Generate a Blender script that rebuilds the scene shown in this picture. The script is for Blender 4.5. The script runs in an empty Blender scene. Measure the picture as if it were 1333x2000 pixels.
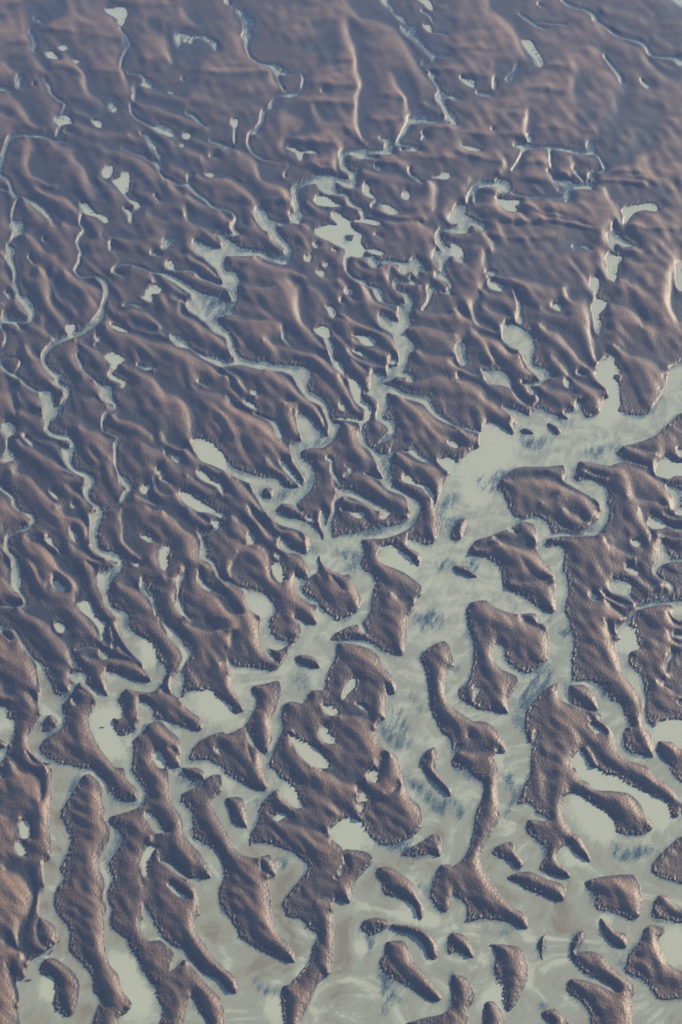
import bpy, math, random
import numpy as np

C = bpy.context.scene
R = math.radians

# ------------------------------------------------------------------ camera
CAM_H = 600.0                 # metres above the mudflat
PITCH = 38.0                  # degrees below the horizon
VFOV = 26.0
cam_data = bpy.data.cameras.new("camera")
cam_data.sensor_fit = 'VERTICAL'
cam_data.sensor_height = 24.0
cam_data.lens = 12.0 / math.tan(R(VFOV / 2))
cam_data.clip_start = 1.0
cam_data.clip_end = 30000.0
cam = bpy.data.objects.new("camera", cam_data)
cam.location = (0, 0, CAM_H)
cam.rotation_euler = (R(90 - PITCH), 0, 0)
C.collection.objects.link(cam)
C.camera = cam

# ------------------------------------------------------------------ light
SUN_AZ = 45.0                 # degrees to the right of the view direction
SUN_EL = 15.5
world = bpy.data.worlds.new("World")
C.world = world
world.use_nodes = True
wn = world.node_tree
wn.nodes.clear()
wo = wn.nodes.new('ShaderNodeOutputWorld')
wb = wn.nodes.new('ShaderNodeBackground')
sky = wn.nodes.new('ShaderNodeTexSky')
sky.sky_type = 'NISHITA'
sky.sun_disc = False
sky.sun_elevation = R(SUN_EL)
sky.sun_rotation = R(SUN_AZ)
sky.altitude = 600
sky.air_density = 1.0
sky.dust_density = 1.0
wb.inputs['Strength'].default_value = 0.055
wn.links.new(sky.outputs[0], wb.inputs[0])
wn.links.new(wb.outputs[0], wo.inputs[0])

sun_data = bpy.data.lights.new("sun", 'SUN')
sun_data.energy = 5.0
sun_data.angle = R(0.6)
sun_data.color = (1.0, 0.81, 0.57)
sun = bpy.data.objects.new("sun", sun_data)
C.collection.objects.link(sun)
sun.rotation_euler = (R(90 - SUN_EL), 0, R(180 - SUN_AZ))
sun.location = (300, 500, 500)

C.view_settings.view_transform = 'Standard'
C.view_settings.look = 'None'
C.view_settings.exposure = 1.17
C.view_settings.gamma = 1.0
C.view_settings.use_curve_mapping = False
C.cycles.max_bounces = 6
C.cycles.transparent_max_bounces = 8
C.cycles.volume_bounces = 0

# ------------------------------------------------------------------ survey of the flat
# outlines of channels, pools, bars and dune crests; W/P water outline, w/p water course
# with widths, b clear standing water, L bar outline, l bar strip, s shoal, d silty thread, e slip edge, g crest
SURVEY = """
T 0 0 2.9622
P 605,45 640,50 680,40 730,45 740,80 725,120 710,155 690,140 685,115 650,90 620,75
w 700,170,10 740,210,14 760,270,16 740,290,10 715,340,10 705,390,14
w 740,420,8 820,430,10 850,470,20
W 830,475 870,460 890,480 895,510 860,515 830,500 800,495 790,520 800,550 785,590 770,580 775,540 765,515 780,485 810,480
w 765,615,20 765,650,12 800,690,14 860,720,14 890,740,18
W 890,740 920,715 970,725 1000,750 1030,780 1000,795 950,780 900,760
P 1065,770 1100,770 1110,800 1065,805
P 1045,830 1065,830 1065,855 1045,855
W 800,770 870,780 890,810 915,825 910,860 950,920 930,930 900,870 870,850 850,800
W 690,860 740,855 780,880 850,900 870,930 920,930 950,950 930,990 950,1020 990,1040 960,1045 930,1010 900,960 850,925 790,895 730,870
w 980,1040,22 1040,1070,14 1090,1070,20 1140,1120,20 1200,1160,20 1230,1195,18 1290,1205,14 1360,1210,14
w 1095,1060,14 1095,1010,14 1120,1010,16
P 1185,1010 1220,995 1250,1020 1220,1028
w 1220,815,16 1280,835,20 1360,860,24
p 1220,905,14 1255,908,14
P 970,530 1000,530 1020,545 990,545
p 1080,655,14 1120,670,24 1140,690,24 1190,730,10
P 1015,210 1050,190 1110,210 1170,205 1230,230 1260,250 1250,300 1230,270 1170,225 1120,230 1115,255 1060,245 1030,275
s 1060,250,120 1080,320,100 1230,260,60 1150,220,60
p 1060,460,20
P 265,305 300,295 335,330 345,345 280,335
P 340,270 375,260 400,280 380,293 345,290
P 425,345 460,345 465,365 435,368
w 215,110,30 250,125,20
w 180,180,20 200,220,24 210,260,24 200,300,14
w 260,465,14 290,500,24 300,540,12 350,580,10 385,600,14 370,650,10 365,680,10
P 320,700 350,670 400,675 425,720 390,715 375,725 340,725
w 350,740,20 330,790,14
w 380,760,18 410,765,10
w 370,815,18 330,820,16 260,790,20 190,785,18 110,780,20 60,800,24 40,850,26 20,910,26 5,960,24 5,1010,18 50,1040,20 75,1110,20 90,1140,16
W 80,1130 130,1130 200,1160 260,1190 300,1250 330,1300 310,1305 270,1260 200,1200 130,1145
w 110,1160,12 85,1210,14 75,1270,14
W 65,1290 100,1275 145,1285 140,1350 110,1360 90,1380 60,1420 95,1440 90,1475 80,1520 50,1520 40,1430 60,1400 85,1350 65,1320
P 535,700 580,700 600,735 560,735
P 630,600 660,595 680,645 640,645
p 0,510,30 50,520,20
p 120,450,40 110,500,30
p 200,490,18
P 600,990 620,960 650,955 655,1000 630,1035 600,1025
P 650,1045 700,1025 710,995 750,1000 745,1110 720,1110 750,1150 800,1170 820,1200 800,1205 750,1165 710,1120 680,1080
P 715,1210 755,1215 770,1260 765,1295 750,1290 745,1250
p 800,1205,10 775,1225,12
P 465,1180 500,1170 550,1230 610,1250 635,1275 610,1295 570,1260 490,1235
w 480,1245,12 470,1290,12 495,1340,20 455,1400,14 470,1450,16 490,1500,16
W 1115,1400 1140,1385 1200,1420 1280,1440 1290,1410 1270,1370 1333,1370 1400,1380 1400,1520 1190,1520 1140,1460
p 970,1400,50 1000,1390,40 950,1440,20
p 1250,1365,12 1290,1355,14
p 650,1410,20 645,1450,16
p 260,1390,24
P 1310,-10 1350,-10 1350,30
p 890,1470,30 920,1480,20
p 10,1090,20 40,1100,14
p 900,1130,8 925,1165,8
s 330,40,80 200,120,60 190,200,50 200,300,50
s 730,210,50 740,350,50 
s 350,700,70
s 940,930,70 1000,920,60
s 870,820,70
s 600,660,80 650,620,60
s 110,470,70
s 1180,140,60
s 1000,1390,110
s 500,1200,80
s 1100,480,60 1130,400,40
e 0.9 20,370 60,390 80,420 70,440
e 0.8 170,130 170,200 190,290 240,370 290,440
e 0.6 640,100 690,150
e 0.9 680,150 740,240 720,330 705,390 760,500 770,580
e 1.0 350,300 400,320 460,390 500,440 520,530 590,580 640,640
e 0.9 210,450 270,500 350,590 350,650 300,690 
e 0.9 30,530 100,570 160,640 180,700 250,750
e 0.8 0,660 70,690
e 0.9 830,520 950,530 1090,580 
e 0.9 780,600 900,610 1000,650 1100,680 1190,750
e 0.9 1050,60 1100,110 1170,170
e 0.6 850,110 860,160 950,200 1020,200
e 0.8 410,720 480,720 580,750 690,770 720,800
e 0.7 420,640 500,660 560,690
e 0.7 740,790 830,800 860,850
e 1.0 150,800 200,830 190,910 170,950 190,1010 250,1040 320,1090
e 1.0 300,840 420,850 440,910 500,970 520,1040 570,1110 540,1150 490,1170
e 0.9 200,1090 300,1120 390,1140 440,1200 440,1240
e 0.9 600,880 700,870 770,890 850,930 920,1000 940,1040
e 0.9 570,1040 650,1060 700,1110 780,1190
e 0.9 130,1150 190,1190 250,1240 290,1300
e 0.9 -10,1090 30,1150 40,1230 80,1340 75,1370
e 0.9 150,1370 220,1380 260,1440 320,1481
e 0.8 360,1300 460,1320 460,1380
e 0.8 990,830 1100,860 1170,900 1170,930
e 0.9 1110,810 1200,820 1290,860 1360,890
e 0.8 980,970 1060,980 1095,1030 1090,1060
e 0.8 1120,1020 1250,1030 1400,1050
e 0.8 980,1070 1040,1110 1060,1150
e 0.9 1070,1140 1140,1150 1200,1190 1290,1220 1333,1300
e 0.8 1070,1200 1090,1270 1180,1310 1250,1370 1270,1430
e 0.6 840,1240 960,1290 1050,1260 1070,1210
e 0.7 600,1330 620,1370 750,1390 860,1400
e 0.6 490,1260 570,1270 600,1330 590,1370 640,1420
e 0.6 780,1110 880,1130 900,1190
e 0.8 950,150 1000,380 920,420
g 0.7 1140,420 1240,440 1400,442
g 0.6 0,250 100,260 200,250
g 0.6 240,180 340,190 440,200
g 0.5 470,210 600,225 720,240
g 0.5 500,410 640,430 720,440
g 0.5 0,40 150,20 280,40
g 0.5 640,20 800,35 1040,40
g 0.5 260,400 360,400 480,450
g 0.4 800,350 950,380 1080,390
T 440 0 2.9622
W 65,60 110,50 130,90 180,110 170,140 150,180 175,210 150,230 140,280 160,330 220,360 300,370 330,390 370,415 440,430 470,440 460,490 460,520 420,555 380,565 350,560 300,580 280,630 240,655 230,700 210,740 185,780 150,780 150,840 170,880 230,915 330,940 380,955 360,1000 350,1040 340,1010 370,960 320,945 200,920 150,880 130,830 140,770 170,750 200,710 210,650 225,630 240,640 280,580 340,545 390,530 440,515 445,440 370,430 340,440 310,430 330,490 350,520 340,530 300,450 270,400 200,375 150,345 125,290 115,240 95,210 110,190 100,120
L 330,450 370,435 440,450 435,500 390,515 350,500
p 0,-10,50 20,20,30
P 555,525 585,525 590,540 565,540
P 35,710 50,685 75,690 75,730 50,740
w 62,740,12 60,830,12
W -20,840 50,845 60,860 -20,862
P 895,-10 930,-10 960,30 990,80 1030,100 1050,140 1000,110 960,60 920,30
W 1015,160 1050,145 1110,150 1110,190 1150,240 1180,280 1240,305 1310,315 1290,330 1220,330 1215,360 1180,370 1130,385 1190,410 1220,420 1235,440 1210,450 1240,490 1270,540 1333,545 1400,540 1400,590 1320,570 1270,575 1300,640 1333,690 1400,740 1333,730 1310,700 1220,715 1130,715 1080,720 1070,760 1040,790 1010,830 970,860 985,895 930,895 850,890 780,890 840,900 890,910 870,922 830,920 790,925 750,905 720,895 700,910 705,960 730,985 790,990 770,1005 765,1045 760,1090 700,1085 640,1050 620,1040 640,1060 650,1110 700,1115 725,1140 740,1170 800,1200 820,1240 805,1265 790,1250 790,1220 720,1195 700,1140 640,1130 580,1120 545,1090 530,1065 480,1070 430,1100 425,1130 440,1180 435,1220 480,1245 520,1260 440,1255 450,1290 430,1300 400,1290 330,1310 290,1300 310,1340 330,1370 380,1420 390,1460 370,1520 330,1520 350,1450 290,1400 270,1350 220,1330 190,1280 175,1215 200,1190 240,1220 255,1270 290,1275 380,1285 375,1230 405,1230 400,1160 385,1110 390,1085 430,1060 500,1030 540,1005 590,1000 640,1020 720,1040 720,1010 690,990 670,960 665,885 700,870 800,860 900,865 930,850 920,820 890,800 960,795 960,820 950,845 990,830 1020,770 1060,700 1060,680 1110,660 1160,665 1190,690 1280,690 1265,640 1220,560 1240,530 1210,480 1180,440 1190,420 1130,390 1150,360 1200,355 1190,330 1150,280 1090,230 1040,200
w 1000,835,16 1080,845,12 1130,865,16 1020,870,12
P 1145,145 1180,140 1195,160 1190,190 1160,170
P 1100,-10 1170,-10 1215,65 1180,55 1150,20
w 1140,65,14 1190,90,16 1210,130,14
w 1200,185,12 1290,195,14
w 1145,775,14 1165,795,18 1140,810,10
P 350,855 400,855 440,880 500,868 550,895 480,888 450,895 450,930 430,930 415,890
P 865,965 890,960 915,980 890,990
p 430,980,10
P 520,1160 540,1130 600,1145 640,1175 690,1195 600,1195 530,1185
P 800,1080 815,1055 835,1080 835,1110 870,1150 830,1140 800,1110
w 820,1120,24 880,1155,14 850,1200,16 
P 890,1180 940,1185 1015,1235 940,1238 915,1200
P 1025,1130 1050,1100 1070,1130 1060,1160 1030,1150
w 1070,975,10 1075,1010,16 1110,1030,12 1145,1060,14
P 1190,1025 1240,1015 1275,990 1310,1020 1280,1038 1200,1030
P 620,1235 650,1230 690,1260 720,1275 800,1265 870,1275 915,1295 880,1305 800,1290 720,1285 750,1330 795,1360 785,1400 810,1440 870,1440 930,1470 900,1480 810,1455 790,1500 700,1520 700,1450 650,1420 530,1360 525,1330 560,1310 600,1300 660,1305 630,1275
L 690,1365 750,1360 735,1395 700,1390
W -20,1375 60,1410 80,1430 150,1440 240,1460 260,1500 -20,1500
w 0,1210,8 50,1230,10 70,1270,14 50,1330,20 90,1350,26
w -20,1358,8 60,1362,8
P 510,1420 530,1405 550,1425 530,1440
P 615,1445 655,1440 640,1460
p 870,1360,16 905,1370,20
P 470,1490 500,1465 500,1500
P 1295,1270 1310,1220 1340,1190 1400,1200 1400,1300 1310,1290
W 1225,1400 1225,1350 1250,1320 1333,1315 1400,1320 1400,1345 1260,1340 1255,1380 1300,1440 1320,1410 1400,1400 1400,1500 1210,1500 1215,1440 1260,1465
s 120,90,90 150,220,60 140,160,60
s 580,200,90 620,320,70 500,280,70
s 320,400,60
s 1160,680,60 1100,700,60
s 1060,170,70 1120,230,60 1270,320,60 1180,370,60
s 930,40,70 1030,110,50
s 700,1390,90
s 420,1140,40
s 1000,1180,50
s 890,1180,40
s 1270,150,60
e 0.9 20,10 80,80 100,150 100,200
e 0.9 690,10 740,50 790,100 910,120 1000,170 1050,250 1110,350 1150,430 1190,460 1230,520 1180,570 1090,580
e 0.9 700,130 740,220 760,300 770,400 800,480 775,560 770,650 780,740 810,840
e 0.9 960,440 1010,490 1050,570 1070,640 1060,690
e 0.9 200,380 270,410 300,470 330,530
e 0.8 500,600 540,660 600,730
e 0.9 320,650 400,660 460,700 410,770 350,810 340,900
e 1.0 -20,870 130,880 190,940 210,1030 290,1060 380,1100 385,1170
e 0.9 0,1045 80,1055 150,1110 160,1170
e 0.8 670,880 650,950 640,1000
e 0.7 1150,600 1250,630 1280,680
e 0.8 150,1280 210,1330 230,1370
e 0.9 470,1180 520,1190 600,1220 620,1250
e 0.8 450,1310 500,1320 520,1380
e 0.7 790,1000 860,1000 900,1010 1000,1020 1080,1070
e 0.8 1150,1100 1170,1050 1230,1050 1220,1180 1200,1230
e 0.8 820,1260 1000,1290 1100,1280 1210,1330 1220,1400
e 0.6 880,800 830,790
g 0.7 -20,440 120,436 260,425
g 0.6 440,600 620,610 760,630
g 0.7 370,820 520,845 650,850
g 0.6 670,740 740,800 790,820
g 0.6 500,490 640,510 780,520
g 0.5 510,950 560,960 600,940
g 0.6 480,960 570,1000 650,1000
g 0.7 780,930 900,955 1020,975
g 0.6 1090,915 1250,935 1333,930
g 0.5 1080,1020 1100,1070 1050,1090
g 0.6 1180,750 1333,770
g 0.5 440,200 400,180
g 0.5 540,360 700,365 760,350
g 0.5 860,560 960,580 1050,590
g 0.5 820,700 940,720 1050,690
g 0.6 1150,410 1333,420
g 0.5 250,1180 380,1190
g 0.6 850,1240 1000,1270 1180,1290
g 0.6 660,1200 780,1230
g 0.5 0,380 150,390
g 0.4 420,580 470,620
T 883 0 2.9622
P 1255,-10 1350,-10 1350,50 1333,55 1300,20
P 1080,1500 1090,1500 1090,1500
w 640,5,14 700,40,18 760,50,14 800,70,16 835,100,24
W 820,90 840,85 860,120 940,180 990,210 1050,220 1130,250 1160,310 1230,320 1300,325 1360,350 1360,400 1320,385 1290,350 1200,335 1140,320 1120,270 1050,240 990,220 940,205 870,150 820,125
W 380,75 410,80 460,115 540,120 580,130 650,130 680,142 580,140 470,125 500,145 560,165 530,170 490,155 440,125
p 500,25,14 530,38,14
P 405,235 460,235 490,290 520,330 530,380 495,385 480,345 440,300
p 885,325,10 910,360,12 970,430,24 990,480,20
P 1090,455 1120,480 1150,510 1130,515 1100,485
P 45,445 90,460 135,465 130,490 140,515 100,500 65,475
w 150,540,20 230,552,24
w 255,460,24 250,510,24
p 330,460,30 370,430,40 380,390,24
W -30,540 20,550 70,578 20,582 -30,575
W -30,640 0,640 40,710 30,730 0,720 -30,700
p 235,742,12 235,755,12
P 50,840 100,845 180,870 160,880 80,865
W 355,840 420,830 510,855 440,868 420,880 400,940 370,980 340,1000 390,920 405,865 370,855
w 510,852,14 600,855,20 680,870,26 770,885,26 830,880,20
W 790,880 780,835 800,815 825,820 825,880 850,890 880,940 900,960 890,1000 830,1000 820,1025 795,1040 790,1010 820,990 730,985 740,1010 770,1045 760,1050 720,1010 695,970 720,975 880,985 870,950 840,900
w 570,870,10 580,970,12
w 560,990,16 600,1040,24 680,1070,50
W 660,1060 720,1065 770,1060 800,1050 825,1075 815,1100 780,1095 690,1100 690,1150 665,1180 655,1120 600,1100 650,1095 665,1085
W 150,1065 180,1045 250,1055 260,1035 320,1040 350,1080 330,1115 290,1115 260,1085 180,1085 150,1100 145,1180 130,1170 120,1110 100,1180 85,1180 110,1100
w 350,1115,14 400,1130,14 500,1140,14 650,1140,16
P 255,1145 300,1155 400,1160 390,1185 360,1190 390,1220 370,1228 320,1220 290,1200
W 0,1240 20,1185 60,1178 95,1205 70,1240 100,1250 150,1280 205,1300 180,1340 110,1300 100,1340 60,1355 -40,1345 -40,1320 30,1310 50,1290 -40,1300
P -40,1410 0,1405 60,1440 70,1481 60,1500 -40,1500
P 985,1220 1010,1195 1100,1180 1170,1175 1195,1210 1190,1225 1110,1215 1060,1230 1010,1290 990,1310 1000,1250
W 900,1360 920,1345 970,1360 1000,1390 1085,1420 1000,1430 950,1410 945,1460 930,1440 910,1400
p 940,1310,20 940,1340,20
P 905,1470 930,1465 940,1500 910,1500
p 715,1430,30 760,1420,24 800,1440,20
p 450,790,30 460,810,30
s 460,340,80 480,400,60
s 300,390,80 360,430,80 330,470,60
s 120,480,70
s 750,620,60 800,680,60 730,720,40
s 1000,520,80 960,700,120 900,780,90 1170,620,60 1160,700,70
s 1120,790,110 1150,810,90 1060,860,80 960,930,80
s 850,940,80
s 660,1120,110 550,1100,90
s 820,840,60 720,880,60
s 760,450,60 730,540,60
s 1200,1120,60
s 600,1430,60 740,1430,60
s 140,1120,80
s 850,100,50
s 1200,80,100 1280,60,120
e 1.0 190,10 270,70 340,130 400,220 440,320 460,360
e 0.6 710,450 700,550
e 0.8 440,640 440,720 430,820
e 0.8 300,930 320,980 260,1020
e 0.8 940,580 960,620 940,660
e 0.7 820,290 900,330 960,420 990,540
e 0.6 700,960 690,880
e 0.7 100,1050 90,1130 70,1170
e 0.8 880,1100 940,1170 990,1230 960,1300
e 0.8 180,1370 240,1400 230,1460
e 0.8 1100,320 1170,380 1240,450 1333,480
e 0.7 830,140 920,190 1000,240 1080,290
e 0.6 1150,340 1240,380 1333,400
e 0.5 1160,200 1260,260 1333,310
e 0.4 860,60 1000,70 1100,120
e 0.5 230,380 240,450
e 0.5 700,1090 860,1090
e 0.5 890,160 1020,180 1120,230
g 0.8 270,1290 430,1305 560,1290 700,1320 840,1350
g 0.9 840,1060 960,1065 1130,1085
g 0.7 50,780 150,795 240,800
g 0.6 250,790 340,800 430,810
g 0.6 0,895 150,930 300,960
g 0.7 400,1040 480,1060 560,1070
g 0.6 600,1010 690,1030
g 0.6 280,670 360,675 440,680
g 0.5 460,750 600,755 660,760
g 0.6 390,520 520,530 670,545
g 0.5 0,290 140,295 280,300
g 0.5 0,435 120,445 230,460
g 0.6 390,1190 560,1260 700,1280 830,1330
g 0.5 480,1215 620,1245 780,1300
g 0.5 150,1110 230,1130 280,1140
g 0.5 170,1200 260,1240
g 0.6 980,1030 1100,1050 1200,1090
g 0.6 870,1010 1000,1010 1120,1030
g 0.5 280,630 420,620
g 0.5 720,770 860,770
g 0.5 200,1370 400,1400 600,1390
g 0.5 500,390 620,400 700,420
g 0.5 1000,1320 1150,1350 1333,1340
g 0.6 400,960 560,960
g 0.5 600,960 690,960
g 0.4 1010,1480 1200,1470
T 0 500 2.9622
w 50,-20,30 70,40,35 95,100,20 90,160,20 110,210,22
W 100,230 160,230 185,270 210,310 205,350 190,380 150,390 110,385 50,375 50,365 120,375 170,370 175,350 140,300 110,260
w 35,340,30 20,370,24 5,400,16 40,450,14 40,500,14 5,550,14 -20,570,20
w 30,380,16 90,390,10 120,420,24
P 30,215 55,210 75,240 60,255
w 0,600,14 15,640,20 60,680,18 120,710,16 155,745,20 200,775,18 240,790,10
w 0,595,8 70,590,10 125,600,8 120,640,8 80,690,8
W 230,780 310,785 320,830 310,870 340,880 370,895 330,930 300,960 285,1000 330,1025 400,1030 440,1070 445,1100 425,1150 420,1200 450,1235 510,1250 560,1300 540,1340 520,1370 530,1410 590,1450 600,1500 570,1500 560,1460 500,1410 490,1370 505,1320 500,1290 440,1260 400,1230 375,1180 360,1110 385,1105 400,1120 415,1090 395,1070 340,1060 290,1040 265,1010 262,920 245,850
w 465,-20,14 465,40,14 440,90,12 470,120,12 560,120,14 605,150,30 625,220,30 600,290,20 585,350,40 540,400,30 480,440,26 400,470,26 330,500,26 280,545,24 255,590,24 265,630,20 310,680,40 340,700,30 330,740,22 390,770,36 400,800,24 380,840,20 340,880,14
w 340,700,10 365,690,16 380,660,10
P 395,400 430,390 440,410 420,445 390,440
w 450,575,10 465,610,24 480,650,16 520,690,10 550,720,10
W 550,725 585,735 600,750 650,750 655,820 690,865 680,890 640,910 620,940 600,980 610,1015 680,1030 715,1055 700,1075 680,1110 685,1180 680,1220 700,1260 750,1290 770,1340 740,1390 720,1420 660,1460 600,1480 610,1470 690,1430 720,1380 740,1350 700,1320 690,1270 670,1220 670,1150 665,1090 700,1050 680,1040 600,1020 595,970 600,930 640,890 670,865 600,840 590,780
P 555,465 580,460 585,490 560,500
p 560,520,22
P 610,575 650,555 700,580 730,600 690,630 660,670 650,685 690,710 730,730 720,765 695,765 710,745 640,710 630,685 660,640 620,605
P 640,395 680,405 750,435 740,445 690,435 650,415
p 800,630,16 850,650,24 890,640,24
w 720,290,14 760,275,10 820,295,22
P 850,200 890,165 940,195 940,215 880,220 895,260 880,270 815,240 845,225
P 960,45 990,20 1010,60 1000,80 970,75
w 655,95,14 680,60,16 720,45,18 800,60,14 860,85,14 920,100,14
w 655,95,10 710,110,12
W 910,95 960,95 1020,120 1100,170 1170,215 1230,230 1290,240 1400,260 1400,340 1260,360 1300,410 1400,500 1400,600 1333,650 1260,635 1170,590 1100,540 1020,520 985,460 1010,450 1080,490 1110,530 1180,570 1250,580 1333,600 1400,600 1333,550 1330,490 1240,440 1220,410 1150,350 1090,310 1090,265 1125,240 1000,150
w 1010,80,14 1080,85,14 1140,90,18 1150,120,24 1230,150,16 1310,180,20
W 1170,-20 1310,-20 1320,30 1333,100 1360,200 1300,160 1260,80 1210,40
L 1255,360 1333,355 1400,370 1400,480 1330,440
p 1150,730,14 1200,750,14
W 10,970 45,950 90,980 95,1030 60,1040 60,1110 100,1160 100,1180 50,1190 0,1225 0,1210 30,1180 20,1155 40,1120 40,1040 15,1020
p 150,1050,20 190,1090,30
P 280,1355 320,1370 350,1410 320,1405 300,1385
w -10,1310,20 20,1350,22 80,1400,22 90,1450,20 150,1500,24
P 415,1440 435,1430 440,1455 425,1465
P 1110,1065 1150,1055 1230,1080 1290,1140 1400,1190 1400,1270 1333,1255 1230,1210 1160,1180
P 1145,1245 1180,1245 1230,1300 1280,1320 1300,1360 1290,1390 1260,1340 1180,1300 1145,1270
P 1040,1370 1090,1370 1180,1430 1260,1480 1200,1500 1100,1450 1060,1420
P 1000,1160 1030,1155 1050,1190 1020,1195
p 960,1140,18 965,1155,14
P 905,1235 930,1230 945,1255 920,1270
p 940,1295,20 980,1310,20
P 820,1350 850,1320 875,1320 860,1370 830,1380
p 175,10,16 200,50,12
s 1230,330,120 1300,290,100 1170,250,50
s 170,260,50
s 310,650,50
s 330,200,70
s 350,900,70
s 790,640,80
s 730,1290,50
s 80,900,60
e 1.0 0,30 30,40 50,100 80,170 110,260 170,330 190,360
e 1.0 230,90 290,110 305,180 300,260 330,310 380,350 400,390 380,440
e 0.9 380,110 440,120 520,160 560,180 600,210 610,250
e 0.8 545,130 590,140 600,180
e 0.9 240,370 260,400 290,450 300,500
e 0.9 150,530 200,570 240,600 270,640 320,700 370,800
e 0.7 310,100 300,160 340,240 400,270 440,320 430,350
e 0.8 440,500 455,540 440,590 470,650 550,730
e 0.9 460,520 520,520 600,560 640,640
e 0.8 0,660 40,710 60,780 90,850 80,930
e 0.8 110,910 190,920 250,925
e 0.7 120,730 220,790 250,850 255,900
e 0.8 0,1030 30,1050 50,1110
e 0.8 120,1040 250,1070 330,1080 370,1140 385,1200 420,1240
e 1.0 100,1080 200,1110 280,1160 350,1210 390,1240 500,1300
e 0.9 70,1260 170,1260 230,1330 290,1400 340,1460
e 0.8 380,1340 450,1370 500,1420 540,1481
e 1.0 760,60 840,70 890,110 880,160
e 0.9 930,110 1000,150 1060,210 1120,240
e 0.8 680,340 780,310 860,330 910,380 920,430
e 0.8 740,400 860,440 940,440 980,500
e 1.0 620,420 720,440 800,450 870,490 970,500 1080,540 1160,590 1250,650 1360,750
e 0.9 990,250 1060,260 1090,310
e 0.8 1040,280 1060,340 1130,370 1200,420 1240,450 1300,490 1330,560
e 0.9 760,640 840,670 910,720 970,790 1060,820 1100,880 1120,950 1120,1030 1100,1090
e 0.6 1100,760 1180,790 1250,800 1400,860
e 0.9 640,930 750,950 830,970 870,1020 880,1060
e 0.9 930,1040 980,1080 1060,1120 1120,1120
e 0.9 1070,1130 1130,1150 1180,1190 1280,1240 1400,1300
e 0.8 460,1000 520,1010 590,1010 600,1040 650,1070 670,1130
e 0.7 640,1190 670,1270 730,1340
e 0.6 820,1100 900,1130 950,1160 970,1200
e 0.7 1080,1280 1180,1330 1280,1380
e 0.8 780,1400 850,1410 940,1480
e 0.6 900,1260 890,1310 920,1380 1000,1400
e 0.8 480,700 560,720 600,760
e 0.6 700,640 830,630 890,660
e 0.6 540,380 620,400 
e 0.5 -20,250 20,290
e 0.6 1190,130 1290,190 1333,220
e 0.8 1090,10 1180,40 1240,100 1300,160
e 0.5 360,1280 450,1290 500,1330
e 0.5 120,860 100,800
e 0.5 470,850 540,830 600,880
T 440 500 2.9622
W -40,60 0,90 70,90 90,150 70,180 80,250 50,300 60,340 0,340 -40,350 -40,240 0,180 40,230 50,260 -40,310 -40,420 20,430 50,480 75,560 100,590 200,610 240,600 260,620 400,630 500,655 495,710 475,740 490,780 560,820 600,870 615,950 640,970 680,970 665,1010 630,1070 570,1110 500,1110 440,1130 440,1160 500,1210 525,1240 520,1310 490,1370 440,1410 420,1440 450,1481 450,1500 400,1450 340,1430 300,1460 260,1500 240,1500 200,1420 170,1370 150,1320 80,1290 0,1250 -40,1230 -40,1160 0,1170 50,1220 150,1260 240,1280 330,1290 330,1330 430,1340 470,1300 430,1230 390,1160 380,1090 450,1065 430,1010 415,920 440,900 470,920 540,980 590,1050 610,1010 590,940 560,870 480,830 430,760 400,700 340,670 220,660 80,630 0,640 -40,640
L -40,420 10,480 25,540 60,600 -40,605
L 210,1370 240,1340 280,1350 275,1400 230,1400
L -40,0 0,0 60,50 20,60 0,40 -40,40
W 205,-20 380,-20 370,45 330,50 260,30 210,10
P 460,10 500,-20 500,20 480,40
P 570,40 600,35 590,65 570,65 
P 530,90 560,80 580,105 565,125 540,110
P 695,200 720,185 750,210 740,225 700,225
p 677,263,24
P 580,285 630,300 650,350 620,360 600,320
P 515,425 560,405 600,420 610,465 570,470 540,455
w 590,480,24 620,530,40 620,580,14 650,630,40 680,660,30
W 335,435 360,440 350,470 400,530 370,520 335,480
P 730,460 840,465 880,500 860,520 800,515 780,480
P 740,550 790,555 830,590 790,580
P 635,615 670,620 680,640 700,690 740,710 790,760 790,820 850,880 850,920 820,970 780,965 680,950 610,945 650,935 750,940 800,950 820,900 760,850 730,780 715,710 650,660
w 795,970,20 798,1010,18
P 665,860 690,855 705,900 670,890
P 150,780 185,775 190,800 160,810
P 105,840 140,840 190,880 190,895 130,870
w 170,910,10 240,940,10 290,970,30 310,1000,40 320,1040,40
P 315,1185 340,1185 380,1240 440,1310 440,1335 400,1300 350,1250
P 585,1170 610,1165 625,1195 590,1185
w 620,1195,12 625,1250,20 660,1310,20
w 710,-20,20 705,40,22 710,90,16 750,130,14 805,155,36
w 820,170,12 870,185,20
W 860,190 900,185 920,230 920,260 1000,280 1010,290 960,285 890,260
W 730,-20 850,-20 890,70 860,75 820,15 740,5
w 880,40,18 940,30,24 1000,40,20 1070,50,20
W 1015,60 1070,60 1075,20 1110,0 1130,30 1160,50 1110,70 1170,70 1180,90 1120,95 1140,120 1110,120 1085,90 1080,130 1120,150 1130,165 1080,170 1070,155 1080,80 1050,110 1020,100
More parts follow.
